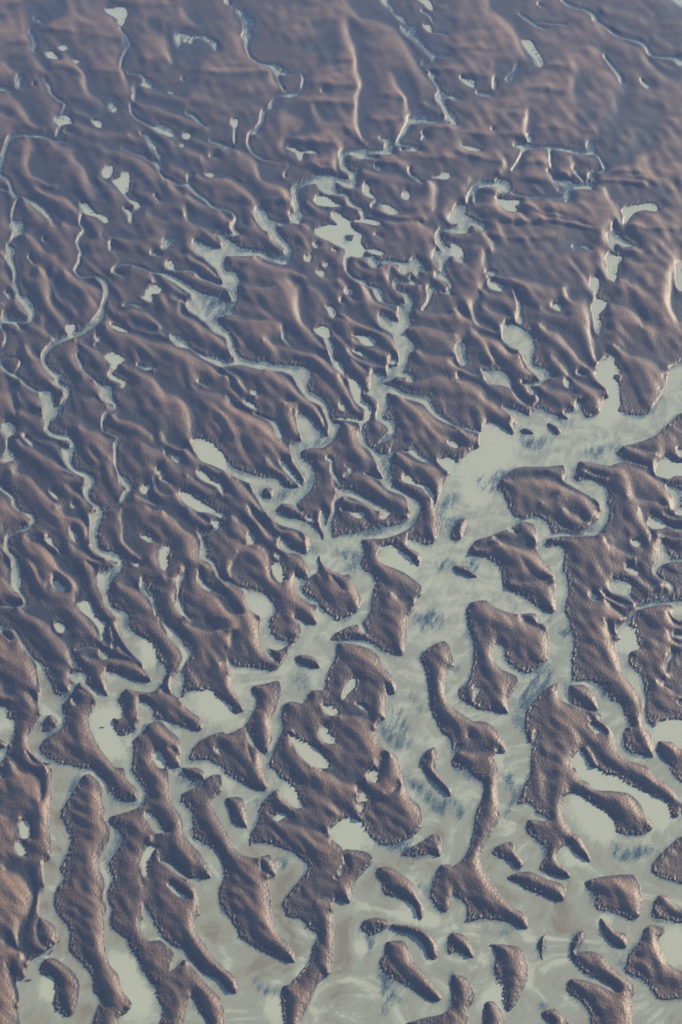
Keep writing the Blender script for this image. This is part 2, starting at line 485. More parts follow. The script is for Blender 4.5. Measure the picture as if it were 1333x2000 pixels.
W 1000,140 1070,150 1060,165 1000,160 1000,200 1060,210 1090,250 1090,300 1060,360 1120,340 1160,290 1180,240 1170,180 1220,170 1225,200 1280,210 1290,190 1310,180 1280,150 1220,130 1220,100 1250,90 1240,40 1200,10 1210,-20 1290,-20 1290,30 1270,50 1280,100 1310,150 1310,190 1320,230 1250,215 1210,210 1190,270 1140,330 1060,380 1090,390 1080,410 1040,430 1060,470 1090,500 1110,540 1070,560 1060,620 1020,680 960,720 900,740 1000,760 1020,780 1100,800 1190,810 1200,860 1250,920 1340,970 1400,1000 1400,1010 1333,990 1210,930 1150,860 1100,840 1020,820 950,790 930,800 955,840 930,910 915,940 980,945 990,1000 980,1050 900,1090 870,1130 940,1150 960,1120 1060,1125 1100,1100 1130,1150 1190,1180 1180,1200 1120,1180 1060,1140 980,1140 960,1200 970,1290 960,1310 1050,1370 1130,1420 1140,1500 1080,1500 1050,1400 940,1350 900,1300 790,1260 850,1265 920,1290 880,1200 840,1130 790,1090 770,1020 810,1020 820,1080 860,1110 920,1050 955,1020 940,990 880,940 890,880 880,830 800,790 840,780 850,670 890,670 940,700 945,640 1000,640 1010,570 990,500 970,450 910,410 890,340 940,350 960,370 1010,380 1005,300 1050,270 1040,240 980,190 975,150
p 975,605,44
w 1010,690,20 1060,690,30 1080,715,40
P 1230,1180 1300,1165 1340,1190 1340,1240 1295,1250 1250,1210
P 1035,1270 1070,1270 1100,1310 1170,1330 1210,1380 1215,1440 1190,1400 1150,1350 1090,1325 1040,1310
P 1290,1075 1340,1070 1340,1110 1310,1110
W 1400,1170 1310,1250 1260,1350 1225,1440 1220,1500 1400,1500
W 645,1350 690,1340 770,1370 840,1410 950,1470 960,1500 890,1481 820,1440 740,1400 680,1390 650,1430 640,1500 625,1500 630,1430 655,1380
p 680,1470,16 740,1490,20
p 700,1215,10 740,1240,20 690,1280,10
s 460,1120,60 560,1080,70
s 300,1380,80 380,1380,70
s 460,1260,60 480,1330,50
s 410,670,50
s 1040,310,70 1000,330,40
s 1070,230,50
s 1140,310,60
s 900,720,60 960,690,50
s 920,1200,70 940,1270,70
s 870,1100,50 930,1060,60
s 20,220,80 20,320,60
s 320,1000,60
s 1310,1400,90 1240,1480,60
s 620,540,60
s 1250,20,30
s 530,1000,60
s 640,330,70
s 740,930,30
s 280,20,60 350,10,60
s 1060,1130,30
e 0.8 -20,660 60,690 120,760 170,820
e 0.6 0,700 100,850 200,920
e 0.9 170,15 230,30 340,60 430,90 460,130
e 1.0 350,150 420,170 440,230 430,290 450,380 500,430 560,510 600,560
e 0.8 480,190 550,200 590,270 610,340 680,380
e 0.9 220,500 330,510 450,550 560,580 620,630 690,690 720,740
e 0.9 660,700 710,760 750,850 810,920
e 0.9 240,670 330,680 380,720 430,790 520,860 570,940 590,1030
e 0.6 330,900 340,850 410,860
e 1.0 0,820 80,880 180,930 280,970 320,1050 370,1100 390,1170
e 0.8 380,900 410,960 430,1030 460,1060
e 0.7 240,1190 330,1250 400,1320 440,1340
e 0.9 540,1210 600,1190 630,1260 640,1330 645,1380
e 0.9 640,970 720,970 790,1010 790,1080 850,1160 880,1220
e 1.0 0,1260 60,1270 110,1320 170,1400 240,1500
e 0.9 670,1400 760,1420 850,1450 900,1490
e 0.8 700,1270 800,1260 880,1310 950,1370 1040,1400 1070,1481
e 0.9 1000,820 1080,840 1150,870 1220,940 1360,1010
e 0.9 970,1150 1050,1150 1110,1190 1200,1210 1290,1260
e 0.6 1000,1310 1090,1330 1170,1370 1200,1420
e 0.9 710,100 780,160 830,190 870,260 940,290 1000,320
e 0.6 650,140 720,180 780,190
e 0.8 660,210 720,240 770,280
e 0.9 650,340 720,350 800,400 890,440 960,450 1000,530 1000,590
e 0.7 730,490 830,530 920,560 940,600
e 0.8 700,560 800,610 900,640 930,670
e 0.8 950,80 960,160 1020,220 1050,270
e 0.6 740,40 830,90 900,80
e 0.7 1120,180 1170,230 
e 0.6 1100,330 1200,340 1333,350
e 0.5 1050,430 1150,420 1333,470
e 0.6 1100,560 1180,580 1333,600
e 0.6 940,720 1030,700 1100,740 1250,700 1333,740
e 0.7 820,830 880,850 900,900
e 0.5 720,610 850,700
e 0.4 0,370 200,390 330,400
e 0.4 90,180 300,200 
T 883 500 2.9622
W 20,-20 60,-20 80,40 50,45 20,10
W 300,400 340,385 420,430 460,450 480,510 490,550 470,570 480,640 530,640 580,680 600,700 560,710 520,750 440,750 350,730 350,750 410,830 480,880 540,885 560,910 680,900 720,890 720,850 750,840 755,890 770,930 820,930 860,900 880,830 910,820 900,770 860,730 835,680 860,620 900,580 940,570 940,620 985,680 930,690 960,730 975,780 970,820 985,850 960,900 1100,920 1150,900 1200,830 1240,750 1260,660 1340,590 1400,520 1400,850 1333,900 1250,980 1180,1040 1080,1080 990,1100 950,1145 850,1160 730,1150 800,1160 950,1150 1020,1180 1130,1210 1180,1240 1190,1200 1230,1155 1270,1190 1400,1210 1400,1270 1290,1270 1260,1290 1190,1270 1175,1235 1090,1210 990,1190 920,1215 800,1195 740,1190 720,1240 710,1290 760,1320 740,1300 780,1285 860,1310 910,1360 900,1420 930,1500 870,1500 860,1430 800,1390 730,1350 650,1300 660,1260 650,1210 540,1220 400,1220 330,1250 290,1290 250,1350 190,1370 240,1365 290,1350 320,1430 350,1500 -40,1500 -40,1260 50,1180 120,1120 160,1110 165,1050 200,960 260,970 330,1020 350,1040 370,1010 350,990 380,960 290,880 310,865 420,910 450,930 460,900 500,890 400,850 330,760 230,740 190,700 170,660 100,620 60,640 30,560 25,520 60,490 90,510 80,560 110,620 180,655 280,660 340,700 350,725 430,735 520,720 490,690 450,660 420,590 400,570 370,570 410,560 390,545 350,530 300,490
w -20,965,20 40,985,14 100,1000,16 170,1025,12
w 440,760,14 480,790,36 505,810,10 500,850,12 475,880,10
L 390,1015 430,995 470,1010 480,1030 420,1030
L 545,970 580,970 640,1010 610,1040 590,1020
L 560,895 650,910 680,940 760,945 700,950 640,940
P 800,140 825,115 855,140 850,190 840,240 900,270 890,300 850,340 870,400 850,460 830,420 815,330 805,290 830,250 820,200 800,180
P 895,-20 990,-20 985,20 960,60 950,150 910,130 900,60
P 1300,60 1325,25 1360,20 1360,220 1320,200 1295,150
P 570,290 600,275 640,290 630,320 600,310
P 210,150 240,145 300,175 290,205 230,190
p 210,95,30 250,100,30
w 370,210,14 395,280,24 395,330,14 400,375,40
P 650,720 680,715 680,760 665,765
p 735,680,24 760,685,20
P 30,690 45,685 45,720 32,715
W -40,150 0,150 10,190 -10,210 10,235 -40,235
P 0,1075 30,1080 50,1110 10,1110
P -20,1160 20,1190 -20,1240
W 1240,1325 1270,1330 1340,1360 1320,1400 1330,1500 1295,1500 1280,1390 1245,1350
p 1310,1120,20 1340,1150,40
s 1150,760,120 1120,850,140 1060,880,100 1200,800,80 1080,780,40
s 850,1140,90 780,1130,60 950,1110,60
s 160,1290,100 200,1350,100 260,1280,100 340,1240,50
s 560,1070,60 440,1100,70 420,1060,60 500,1130,60
s 700,980,60 620,970,50
s 350,980,60
s 840,400,60 870,520,120 850,580,80
s 930,80,60
s 1320,1370,70
s 900,1370,60
s 540,700,60
s 100,1480,40
s 60,580,60
e 1.0 180,-10 200,50 210,150
e 0.8 200,130 150,240 120,300 130,370 200,420 290,460
e 0.9 10,320 80,350 110,400 
e 0.7 250,130 400,140 560,190 640,200
e 0.6 160,210 260,230 360,260 380,320
e 0.6 170,300 290,350 360,380
e 0.9 110,440 200,460 290,500 330,560 400,580 
e 0.8 390,600 430,650 490,710
e 0.9 -20,620 60,650 130,680 180,700
e 0.8 0,720 100,730 180,780 200,830 280,870 340,940
e 0.8 0,980 60,1010 130,1030 160,1080 160,1110
e 0.6 0,1100 80,1120 120,1130
e 0.9 640,210 700,260 790,250 820,330 810,420 820,500 840,600 850,650
e 0.9 500,410 620,440 680,510 740,590 790,640 840,660
e 0.8 570,590 640,620 680,700 800,760 890,790 910,820
e 0.7 500,780 600,780 680,800 740,830
e 0.7 930,530 1030,570 1130,600 1200,650 1250,655
e 0.6 890,280 1000,310 1080,360 1100,430
e 0.8 1290,60 1280,200 1270,300 1333,420
e 0.6 960,150 1010,150 1040,200
e 0.8 920,1180 1040,1210 1150,1270 1220,1310 1290,1400 1300,1480
e 0.6 750,1250 900,1300 
e 0.9 300,1310 450,1280 560,1290 700,1350 800,1400 870,1481
e 0.5 500,1440 620,1400 
e 0.6 980,1110 1100,1130 1180,1160
e 0.5 940,10 1100,60
e 0.5 380,740 440,770 490,820
e 0.4 500,300 560,340 700,370
e 0.4 1000,1400 1150,1430 1250,1470
T 0 1000 2.9622
w 130,-20,25 170,15,30 200,45,25 170,90,22 110,110,20 55,140,16 45,180,18 50,230,25 90,270,25 95,300,35
w 95,300,35 100,360,55 98,430,55
w 98,430,40 120,470,20 150,510,20 150,540,18 100,548,14 40,545,14 -20,545,14
P 260,160 300,145 305,190 290,190
p 300,180,18 350,230,16
P 405,100 430,105 450,150 440,180 415,155
P 305,400 330,390 360,430 390,445 370,470 355,465 315,435
P 455,530 490,510 525,520 545,570 570,620 620,640 610,680 600,750 585,740 575,680 530,620 470,570
P 315,650 350,640 390,670 370,700 340,700
P 945,200 980,198 985,230 970,260 975,300 960,345 940,330 925,290 925,250
P 815,140 850,135 900,165 900,180 850,170
P 1230,50 1260,45 1275,70 1250,85 1230,75
w 1280,80,12 1240,110,12 1185,130,12
w 1190,-10,20 1240,5,20 1290,20,30 1290,0,20
w 1155,120,25 1175,170,20 1185,215,40 1185,265,40
w 1190,270,20 1230,290,30 1255,340,18 1275,375,14 1320,405,30 1360,430,20
w 1075,360,24 1050,390,24 1040,440,10 1035,500,8 1045,545,40 1065,590,26 1100,615,10
w 1160,350,12 1165,400,30 1200,440,30 1260,460,20 1330,500,20
P 770,295 800,288 815,310 790,320
w 830,390,20 840,450,40 880,490,40 905,550,24 910,600,16
w 0,630,12 15,670,14 80,675,14 105,710,20 130,750,14 160,800,16 200,850,14 250,900,40
w 0,640,8 15,700,8 60,740,8
W 545,-40 530,60 520,120 530,170 545,225 590,260 650,285 690,290 640,330 580,355 570,420 600,490 620,550 680,620 690,680 730,750 760,800 800,850 830,880 835,910 880,970 870,985 780,975 700,940 620,905 612,960 640,1000 650,1060 620,1070 560,1020 500,990 460,975 430,1000 400,1045 340,1090 300,1150 275,1180 240,1240 245,1280 290,1270 350,1210 370,1170 340,1130 400,1070 440,1020 460,980 510,1030 550,1070 565,1110 520,1190 530,1270 570,1350 620,1420 690,1500 760,1500 775,1400 770,1330 690,1300 670,1260 650,1190 690,1200 725,1160 700,1115 680,1090 720,1040 730,1020 780,1035 860,1045 910,1030 950,980 970,920 960,880 920,860 900,780 860,740 800,710 750,660 760,600 720,570 670,555 640,510 645,400 700,350 720,300 705,250 650,225 590,220 570,150 575,100 590,50 610,-40
W 400,930 500,930 510,975 460,985 420,980
W 415,1000 400,1040 330,1060 300,990 270,930 250,890 220,890 230,980 245,1050 225,1110 245,1180 200,1250 165,1310 180,1380 220,1430 260,1460 300,1500 560,1500 440,1470 350,1450 280,1420 230,1370 240,1340 300,1290 370,1250 390,1200 380,1160 350,1130 430,1050 450,1000
L 245,1250 290,1170 330,1200 340,1230 290,1265 250,1275
P 410,870 440,860 455,890 430,900
w 650,1000,60 655,1090,50 620,1110,60
L 620,905 700,940 780,975 870,985 880,970 835,910 780,890 700,860
W 580,800 610,800 635,830 650,845 600,855 580,830
w 665,760,14 655,790,14 
w 440,800,10 500,780,10 570,785,10
w 950,640,20 980,680,30
W 965,670 1040,700 1080,780 1120,810 1090,860 1060,930 1075,950 1060,1030 1045,1100 1100,1160 1150,1180 1180,1240 1150,1270 1060,1240 960,1200 890,1185 895,1150 850,1100 810,1085 800,1130 815,1200 790,1260 700,1300 740,1330 830,1280 855,1230 930,1210 980,1260 1040,1310 1050,1390 1045,1470 1030,1500 1150,1500 1100,1440 1110,1380 1170,1320 1250,1280 1360,1250 1360,1160 1340,1110 1270,1080 1220,1030 1200,1025 1170,1035 1100,1030 1050,1080 1000,1050 995,990 1010,950 1045,910 1060,850 1040,790 980,730
L 1045,1100 1000,1060 960,1100 830,1070 890,1130 1000,1180 1100,1220 1150,1265 1180,1240 1150,1195
W 1110,1440 1200,1430 1300,1480 1300,1500 1100,1500
P 885,1400 910,1375 945,1410 965,1460 950,1500 920,1480 890,1440
P 1240,1370 1270,1365 1275,1400 1260,1400
P 1315,850 1340,840 1360,900 1335,900
W -20,1120 40,1120 55,1160 40,1190 90,1200 95,1240 75,1320 40,1370 0,1370 50,1375 30,1430 -20,1480 -20,1370 40,1340 0,1310
L -20,1310 30,1330 35,1360 -20,1365
P 420,1090 450,1085 445,1110 430,1125
s 650,290,60 640,400,50
s 340,1080,40 430,1030,40
s 350,1170,60 370,1230,40
s 740,600,60 740,680,40
s 700,1300,60 730,1350,50
s 920,870,50 900,930,40
s 600,100,30 560,60,20
s 1130,1110,30
s 1180,1340,50
s 950,640,60 880,500,80 840,440,80
s 350,700,60
s 100,300,60
s 870,160,80
s 1240,470,80
d 250,900,60 280,1020,80 270,1120,80 210,1270,60 210,1380,60 330,1470,50
d 600,1110,60 680,1020,50 850,1020,50 930,930,40
d 700,600,50 800,830,50
e 1.0 140,150 230,175 300,220 330,280 350,330 420,380 455,430 445,510 500,590 560,660 590,740 640,775 660,790
e 0.9 330,-10 400,20 480,40 510,90 510,140 530,180
e 0.7 400,200 470,230 540,280 600,290 610,270
e 0.7 500,310 540,330 560,380 555,420 600,500 650,600 690,640
e 0.7 640,680 660,740 730,830 800,870 835,900
e 0.8 470,850 590,855 700,855 790,880 840,930 885,985
e 0.9 0,235 40,290 60,350 65,410 100,460 140,520
e 0.6 0,70 20,120 40,190
e 0.9 100,560 200,600 290,640 310,690 370,740 410,800 415,860 390,890
e 0.9 110,770 160,810 200,870 225,940 225,1000 245,1050
e 0.8 150,1060 200,1080 225,1130 240,1180
e 0.9 -10,1000 30,1040 65,1090
e 0.6 0,680 20,720 50,760
e 0.9 700,-10 725,80 725,170 780,220 800,280
e 1.1 840,-20 930,-10 1020,30 1060,90 1140,140 1165,210 1170,280 1230,310 1255,365
e 0.8 1100,-10 1180,40 1220,80 1240,95
e 0.9 1050,340 1050,400 1025,480 1030,560 1080,620
e 1.0 1170,380 1200,440 1270,490 1310,560 1400,610
e 0.9 680,430 760,430 830,470 880,540 930,620 950,680 1000,740 1050,790 1065,850
e 0.8 1060,660 1150,670 1230,690 1290,690
e 0.5 940,380 1000,400
e 0.7 250,450 300,420 300,390
e 0.8 150,1400 190,1440 260,1480
e 0.5 450,1040 540,1070 560,1110
e 0.7 780,1110 800,1150 800,1210
e 0.8 900,1030 1000,1060 1060,1110
e 0.5 960,1380 1020,1400 1055,1400
e 0.4 1240,700 1333,690
e 0.5 1240,900 1300,870 1333,950
e 0.5 260,140 280,200 340,230
T 440 1000 2.9622
w 250,-30,60 330,45,56 440,78,58 510,120,60 530,190,62 500,270,62 520,330,60
w 600,-30,30 570,20,28 570,80,26 600,140,40 578,220,50 600,290,60 690,335,60
w 640,0,20 610,60,24 600,120,30
w 610,205,36 660,158,40 740,138,40 830,128,55 930,118,60 1010,98,50 1080,60,42 1105,0,44
W 1060,150 1120,170 1190,190 1230,150 1250,60 1230,-40 1400,-40 1400,1500 1300,1500 1220,1470 1235,1400 1210,1360 1150,1400 1100,1500 1030,1500 1000,1420 920,1370 880,1300 880,1230 930,1190 940,1090 930,1000 960,1060 990,1040 990,990 960,940 920,900 890,830 830,790 740,765 650,760 650,790 620,745 740,735 840,745 900,790 960,815 1030,830 1060,700 1060,610 1100,560 1110,500 1140,480 1140,430 1100,390 1110,330 1135,290 1140,260 1110,230 1055,200
W 900,200 970,190 1040,240 1090,290 1120,340 1100,390 1040,350 960,320 895,290 895,230
L 1130,840 1190,780 1270,745 1310,790 1333,830 1310,890 1280,960 1270,1040 1300,1110 1400,1180 1400,1300 1333,1310 1270,1290 1220,1200 1190,1140 1180,1000 1160,920
W 310,180 320,155 350,160 380,205 430,220 480,260 520,330 500,345 470,300 430,245 360,235 320,215
W 600,330 720,360 750,420 790,500 780,560 720,600 640,640 640,700 700,670 770,650 790,700 830,700 800,640 840,590 860,450 880,400 850,350 820,340 780,300 810,250 800,180 770,160 650,160 590,220
W 500,340 470,390 430,370 400,365 405,440 420,480 490,530 540,540 525,580 540,640 500,655 440,620 390,605 440,660 445,710 410,750 340,860 290,920 230,910 150,895 60,890 15,845 35,950 50,1030 80,1080 120,1130 100,1160 30,1170 -20,1170 -20,1280 60,1270 130,1220 180,1130 190,1060 150,1040 160,1010 250,990 310,975 330,1030 300,1140 265,1220 280,1310 240,1400 200,1370 150,1290 125,1240 110,1240 150,1340 210,1400 215,1500 240,1500 300,1350 340,1250 330,1190 350,1110 400,1095 450,1110 480,1080 500,1030 580,1030 590,960 620,890 650,800 620,745 600,740 640,700 640,620 560,560 530,480 450,460 450,430 520,370
L 470,420 520,360 570,350 620,380 700,380 740,430 785,500 780,550 720,560 600,530 520,500 470,460
L 400,850 440,825 500,835 545,865 550,905 500,900 440,880
L 60,-40 60,0 100,10 100,-40
P 270,310 310,290 335,330 345,380 330,415 290,380
P 135,130 170,130 180,180 140,190
P 290,240 320,240 330,265 300,270
W 110,440 180,450 240,480 290,540 300,580 260,620 265,680 300,740 340,740 380,745 360,780 300,800 250,790 290,840 310,870 270,860 220,810 205,720 205,640 215,615 150,570 120,500
p 10,400,16 60,425,14 120,445,16
P 690,1030 720,970 755,955 760,1000 720,1050 680,1095
P 560,1120 620,1125 660,1150 630,1180 590,1170
P 555,1250 590,1240 600,1280 640,1310 640,1340 580,1335 555,1300
P 370,1290 420,1310 500,1350 560,1400 605,1450 590,1500 500,1470 430,1400
p 760,1110,12 800,1130,26 820,1145,14
P 460,35 510,28 525,45 490,55
P 710,-20 790,-20 810,30 760,35
P 900,40 930,0 960,10 920,45
P -20,1110 20,1110 45,1140 20,1175 -20,1180
L 690,200 730,170 790,170 830,200 815,260 800,340 860,350 900,480 1000,500 1090,500 1140,480 1140,430 1040,350 900,290 905,220 850,160 760,165
L 1120,500 1180,520
L 970,160 1040,140 1060,200 1140,260 1120,300 1040,240 965,190
L 1160,1500 1150,1440 1180,1380 1210,1360 1230,1400 1220,1480
s 660,230,60 740,260,90 780,300,60 700,330,60
s 900,120,60 700,110,60
s 1180,40,90 1130,110,80 1250,60,80 1180,160,70
s 1250,310,100 1300,310,100
s 1130,620,100 1220,620,130 1150,690,70
s 460,490,50 520,520,40
s 700,570,80
s 520,230,60 470,180,50
s 430,960,110 450,1010,80
s 130,1000,60
s 30,1200,50
s 210,1330,80
s 1000,1150,80 1000,1250,160 1020,1340,120 900,1260,60
s 980,870,50
s 1050,1000,40 1130,1150,50
s 1280,900,40 
s 340,1210,60
s 800,740,30
s 520,730,60
s 1130,840,50
s 1330,160,60
s 690,820,10
s 230,820,50
s 1250,1370,60
s 160,160,60 250,220,50 310,250,50
s 50,520,100 20,490,80
d 500,120,30 520,200,40
d 140,1120,40
e 1.0 130,-20 200,60 260,130 310,180
e 0.9 40,40 120,70 150,110 130,180
e 0.9 190,210 250,220 270,290 270,370 310,410 340,410
e 0.9 270,60 330,100 420,110 440,180
e 0.9 70,250 40,330 20,390
e 0.9 -20,420 50,430 110,450 130,520 190,600 215,620
e 0.8 20,790 50,700 70,690
e 0.5 600,380 640,420 690,480
e 0.9 960,480 1060,520 1100,540
e 0.6 560,1130 600,1190 640,1190
e 0.7 660,1190 780,1190 850,1230 870,1260
e 0.8 860,1500 920,1410 960,1400
e 0.5 380,1270 430,1420 500,1480
e 0.5 150,1450 120,1350
T 883 1000 2.9622
W -40,-40 330,-40 350,20 420,35 470,20 520,30 570,80 575,120 640,110 740,125 800,80 850,40 870,-40 920,-40 900,60 850,130 740,140 600,145 550,160 545,210 600,190 650,200 655,280 640,310 670,380 680,470 655,560 690,650 710,740 700,820 695,930 700,970 790,970 860,1000 920,1060 920,1090 980,1100 1000,1170 1050,1230 1000,1260 1000,1360 1040,1390 1100,1400 1165,1420 1165,1340 1155,1290 1100,1230 1110,1100 1050,1010 990,930 960,830 950,750 985,730 950,690 1030,600 1070,550 1020,490 940,470 915,430 925,390 980,390 1040,420 1045,440 1030,470 1080,550 1070,590 1020,660 1065,670 1070,740 1100,790 1030,810 1030,880 1100,950 1130,1080 1130,1180 1165,1250 1200,1210 1270,1200 1400,1220 1400,1400 1333,1380 1250,1330 1190,1330 1200,1390 1240,1440 1333,1480 1333,1500 1140,1500 1090,1460 1000,1430 950,1380 940,1290 840,1220 870,1170 770,1150 640,1090 610,1050 620,990 560,1010 500,1070 430,1160 435,1300 460,1350 480,1270 500,1260 500,1300 470,1370 470,1500 -40,1500 0,1400 20,1350 60,1350 130,1230 130,1215 60,1170 0,1130 -40,1100
L 90,235 150,160 230,140 270,120 350,90 400,60 470,65 495,110 500,170 500,230 540,290 590,350 605,400 600,470 605,560 580,590 500,550 420,490 300,430 290,360 270,300 190,260 130,250
L 90,620 85,560 120,520 200,510 230,540 310,575 380,595 430,585 490,590 500,640 540,650 560,700 565,770 560,850 500,900 430,935 370,900 310,850 310,790 260,745 240,790 240,850 290,910 380,950 390,985 340,1060 320,1100 325,1170 240,1150 160,1140 50,1080 40,1030 90,990 120,920 125,850 130,770 110,700
L 530,1090 600,1040 640,1100 770,1160 820,1190 900,1230 940,1300 960,1380 1040,1450 1130,1470 1130,1500 470,1500 470,1370 500,1290 490,1250 440,1320 430,1160
L 0,1500 0,1440 100,1300 130,1215 200,1215 260,1260 310,1340 310,1400 280,1400 290,1440 270,1500 80,1500
L -40,1130 0,1130 50,1170 85,1230 80,1280 0,1310 -40,1310
L 680,1010 760,1000 820,1050 850,1150 770,1130 690,1100
L 1200,1340 1270,1330 1333,1380 1400,1400 1400,1500 1260,1460 1190,1380
L -40,800 0,810 15,870 0,910 -40,930
L 0,310 80,320 160,380 100,375 20,340
L -20,150 30,70 80,30 90,60 60,150 30,170
P 790,480 820,470 850,495 820,515
P 1040,165 1080,165 1110,190 1080,205 1050,195
P 1000,325 1030,315 1080,350 1085,375 1040,360
P 1135,65 1160,35 1200,35 1240,75 1230,95 1160,95
p 1240,75,14 1280,90,14 1320,105,20
P 1300,-20 1360,-20 1360,20 1310,15
W 1210,175 1240,175 1250,230 1270,265 1333,265 1400,260 1400,290 1260,290 1210,320 1190,360 1240,390 1290,420 1290,460 1250,490 1180,525 1090,565 1060,550 1130,520 1240,480 1270,450 1250,410 1190,380 1165,340 1200,270
W 1280,540 1280,600 1333,630 1400,640 1400,520 1330,510 1230,515 1100,560 1180,540
w 1280,820,30 1250,870,20 1240,930,12
P 795,1225 830,1235 890,1280 880,1290 830,1280
w 1225,1000,8 1270,1025,10
P 1310,1100 1340,1090 1340,1130 1320,1120
P 700,1500 700,1430 740,1375 770,1410 800,1500
P 250,1400 290,1395 300,1500 275,1500
p 140,1020,30 175,1025,10 145,1050,16 135,1100,12
p 1290,715,20 1340,725,30
P 320,90 350,95 375,125 340,120
s 100,300,90 150,340,60 60,320,60
s 30,60,100 20,150,80 70,70,60
s 90,700,50 80,780,50
s 20,900,80
s 640,700,90 680,700,70
s 550,930,120 450,1050,120 400,1130,90
s 370,1200,80 420,1260,60
s 870,1020,90 900,1070,60
s 750,150,40 800,100,40
s 1100,500,60 1180,510,50
s 1020,620,60
s 1240,440,50
s 840,1260,80
s 650,1000,60
s 60,1330,60 30,1370,80
s 1050,1240,60 1020,1180,50
s 230,50,30
s 380,320,60 400,370,60
s 680,70,60
s 1210,800,30
s 560,640,60
s 280,1260,50
s 1230,540,40
d 600,850,50 640,1000,50 
e 0.8 130,230 250,200 
e 1.0 220,140 310,180 400,200 490,190
e 0.7 640,-10 720,30 790,90
e 0.9 380,600 440,640 490,660 560,680
e 0.6 520,150 700,165 880,160
e 0.9 900,200 980,210 1010,240 1030,280
e 0.7 1080,-10 1120,60 1150,140 1140,180
e 0.8 1060,290 1080,370 1150,430 1200,440
e 0.9 850,470 950,520 1050,560
e 0.8 880,520 960,580 1000,620 970,650
e 0.9 880,640 920,700 960,750
e 0.5 840,1500 810,1400 770,1370
e 0.8 1180,990 1270,1030 1320,1090
e 0.8 1240,700 1300,760 1400,790
e 0.7 1240,960 1230,900 1240,850
e 0.5 1200,20 1333,60
e 0.7 250,1390 130,1400 30,1400
e 0.6 640,1070 700,1120 790,1190 830,1280
e 0.7 1240,600 1300,660 1400,680
e 0.5 1180,140 1333,170
e 0.4 320,420 450,420 600,400
T 0 1500 2.9622
W 300,-40 310,0 305,100 300,230 285,320 300,400 305,470 300,520 258,545 255,600 265,690 235,750 235,860 290,890 330,930 330,1010 290,1040 245,1075 180,1110 165,1150 150,1210 100,1240 120,1330 110,1400 135,1500 530,1500 545,1440 590,1340 545,1290 550,1230 520,1180 450,1100 405,1060 410,940 370,880 330,830 315,780 330,700 375,650 380,610 345,590 395,500 415,410 385,330 355,260 400,180 450,110 480,50 520,35 580,90 600,150 600,200 615,240 640,285 660,250 700,190 660,170 640,130 600,60 540,-10 520,-40
W 660,-40 690,0 740,70 800,130 805,170 760,195 700,185 655,150 600,150 600,200 615,240 610,290 640,350 640,410 600,480 575,540 580,590 605,640 610,700 605,760 625,800 610,870 610,950 615,1060 640,1140 690,1200 710,1290 770,1365 740,1410 700,1430 680,1500 1100,1500 1200,1500 1400,1500 1400,1440 1330,1390 1230,1300 1180,1230 1120,1160 1070,1110 1030,1150 960,1210 900,1250 870,1230 830,1160 800,1100 760,1040 740,985 690,960 650,910 650,850 660,810 635,770 635,700 670,630 640,600 640,540 690,470 715,410 690,350 645,320 640,285 780,240 840,200 850,140 840,110 800,60 750,-20 760,-40
W 960,-40 975,0 985,90 990,200 1030,250 1060,300 1060,370 1000,365 930,380 900,380 870,330 840,280 845,255 870,250 920,300 945,345 1000,365 1060,380 1110,440 1160,490 1200,560 1225,620 1220,640 1140,635 1090,640 1130,690 1150,760 1150,850 1130,900 1140,950 1190,1020 1240,1100 1330,1175 1400,1200 1400,900 1330,850 1280,780 1270,700 1300,640 1290,540 1260,480 1160,420 1125,400 1120,330 1115,250 1050,190 1055,150 1140,110 1230,40 1280,40 1290,90 1290,130 1240,170 1230,220 1270,290 1333,390 1400,440 1400,-40
P 820,560 830,500 860,450 895,455 900,480 870,520 850,570 855,640 830,600
P 970,680 995,675 1030,710 1080,740 1110,760 1060,755 1010,725
P 115,320 130,300 165,310 180,350 175,400 130,410 118,380
P 100,430 125,415 135,450 155,490 140,515 110,505 95,470
p 935,540,20 980,560,25 1030,600,30 1090,640,20
p -20,40,40 0,30,40 15,50,20
p 0,180,20 0,220,15
p 840,800,15 850,850,40 870,890,50
W 820,880 880,890 920,930 950,980 1000,1020 1090,1060 1090,1100 1060,1110 1030,1150 960,1210 990,1170 1000,1120 1010,1070 960,1020 930,995 850,1000 820,940
W 1090,1090 1140,1130 1180,1180 1270,1220 1330,1290 1400,1330 1400,1450 1330,1390 1260,1310 1180,1230 1110,1150 1070,1110
L 205,930 240,870 330,935 320,1010 270,1020 220,980
L 230,1160 260,1110 320,1100 430,1180 465,1240 465,1300 440,1400 400,1440 310,1380 320,1300 310,1210 240,1195
L 1050,0 1080,-10 1140,-5 1190,30 1180,70 1130,80 1080,45
L 970,1500 1100,1110 1070,1110 1040,1140 960,1210 950,1300 960,1400
L 690,185 600,60 540,-20 700,-40 740,70 805,150 790,190 740,190
L 1060,1125 1120,1160 1200,1260 1300,1390 1333,1480 1250,1500 1150,1400 1130,1310 1100,1330 1050,1500 930,1500 950,1400 900,1300 930,1230 990,1190
s 700,1060,10 830,1030,90 820,1130,60 900,1260,60
s 650,350,40 690,410,50 640,480,40 600,560,40
s 450,60,60 400,150,50
s 1000,60,50 1100,90,60
s 1290,780,60 1300,830,60
s 640,140,40 700,190,60 650,210,40
d 330,120,90 330,400,90 300,600,90 270,780,80 350,950,80 370,1060,80 480,1200,90 520,1400,90
d 1200,750,40 1220,850,80 1240,1000,90
e 1.0 0,575 80,590 150,640 190,710 200,770 170,850 120,930 110,1040 120,1080
e 0.8 60,-20 140,20 200,40 235,80 240,150 230,200
e 1.0 0,1000 60,1030 130,1070 160,1110 165,1150
e 0.9 30,1150 70,1210 100,1280 110,1400
e 0.6 240,560 250,640 265,690
e 0.5 190,830 230,860 205,930 220,1010 260,1075
e 0.6 860,290 890,360 900,390 870,430
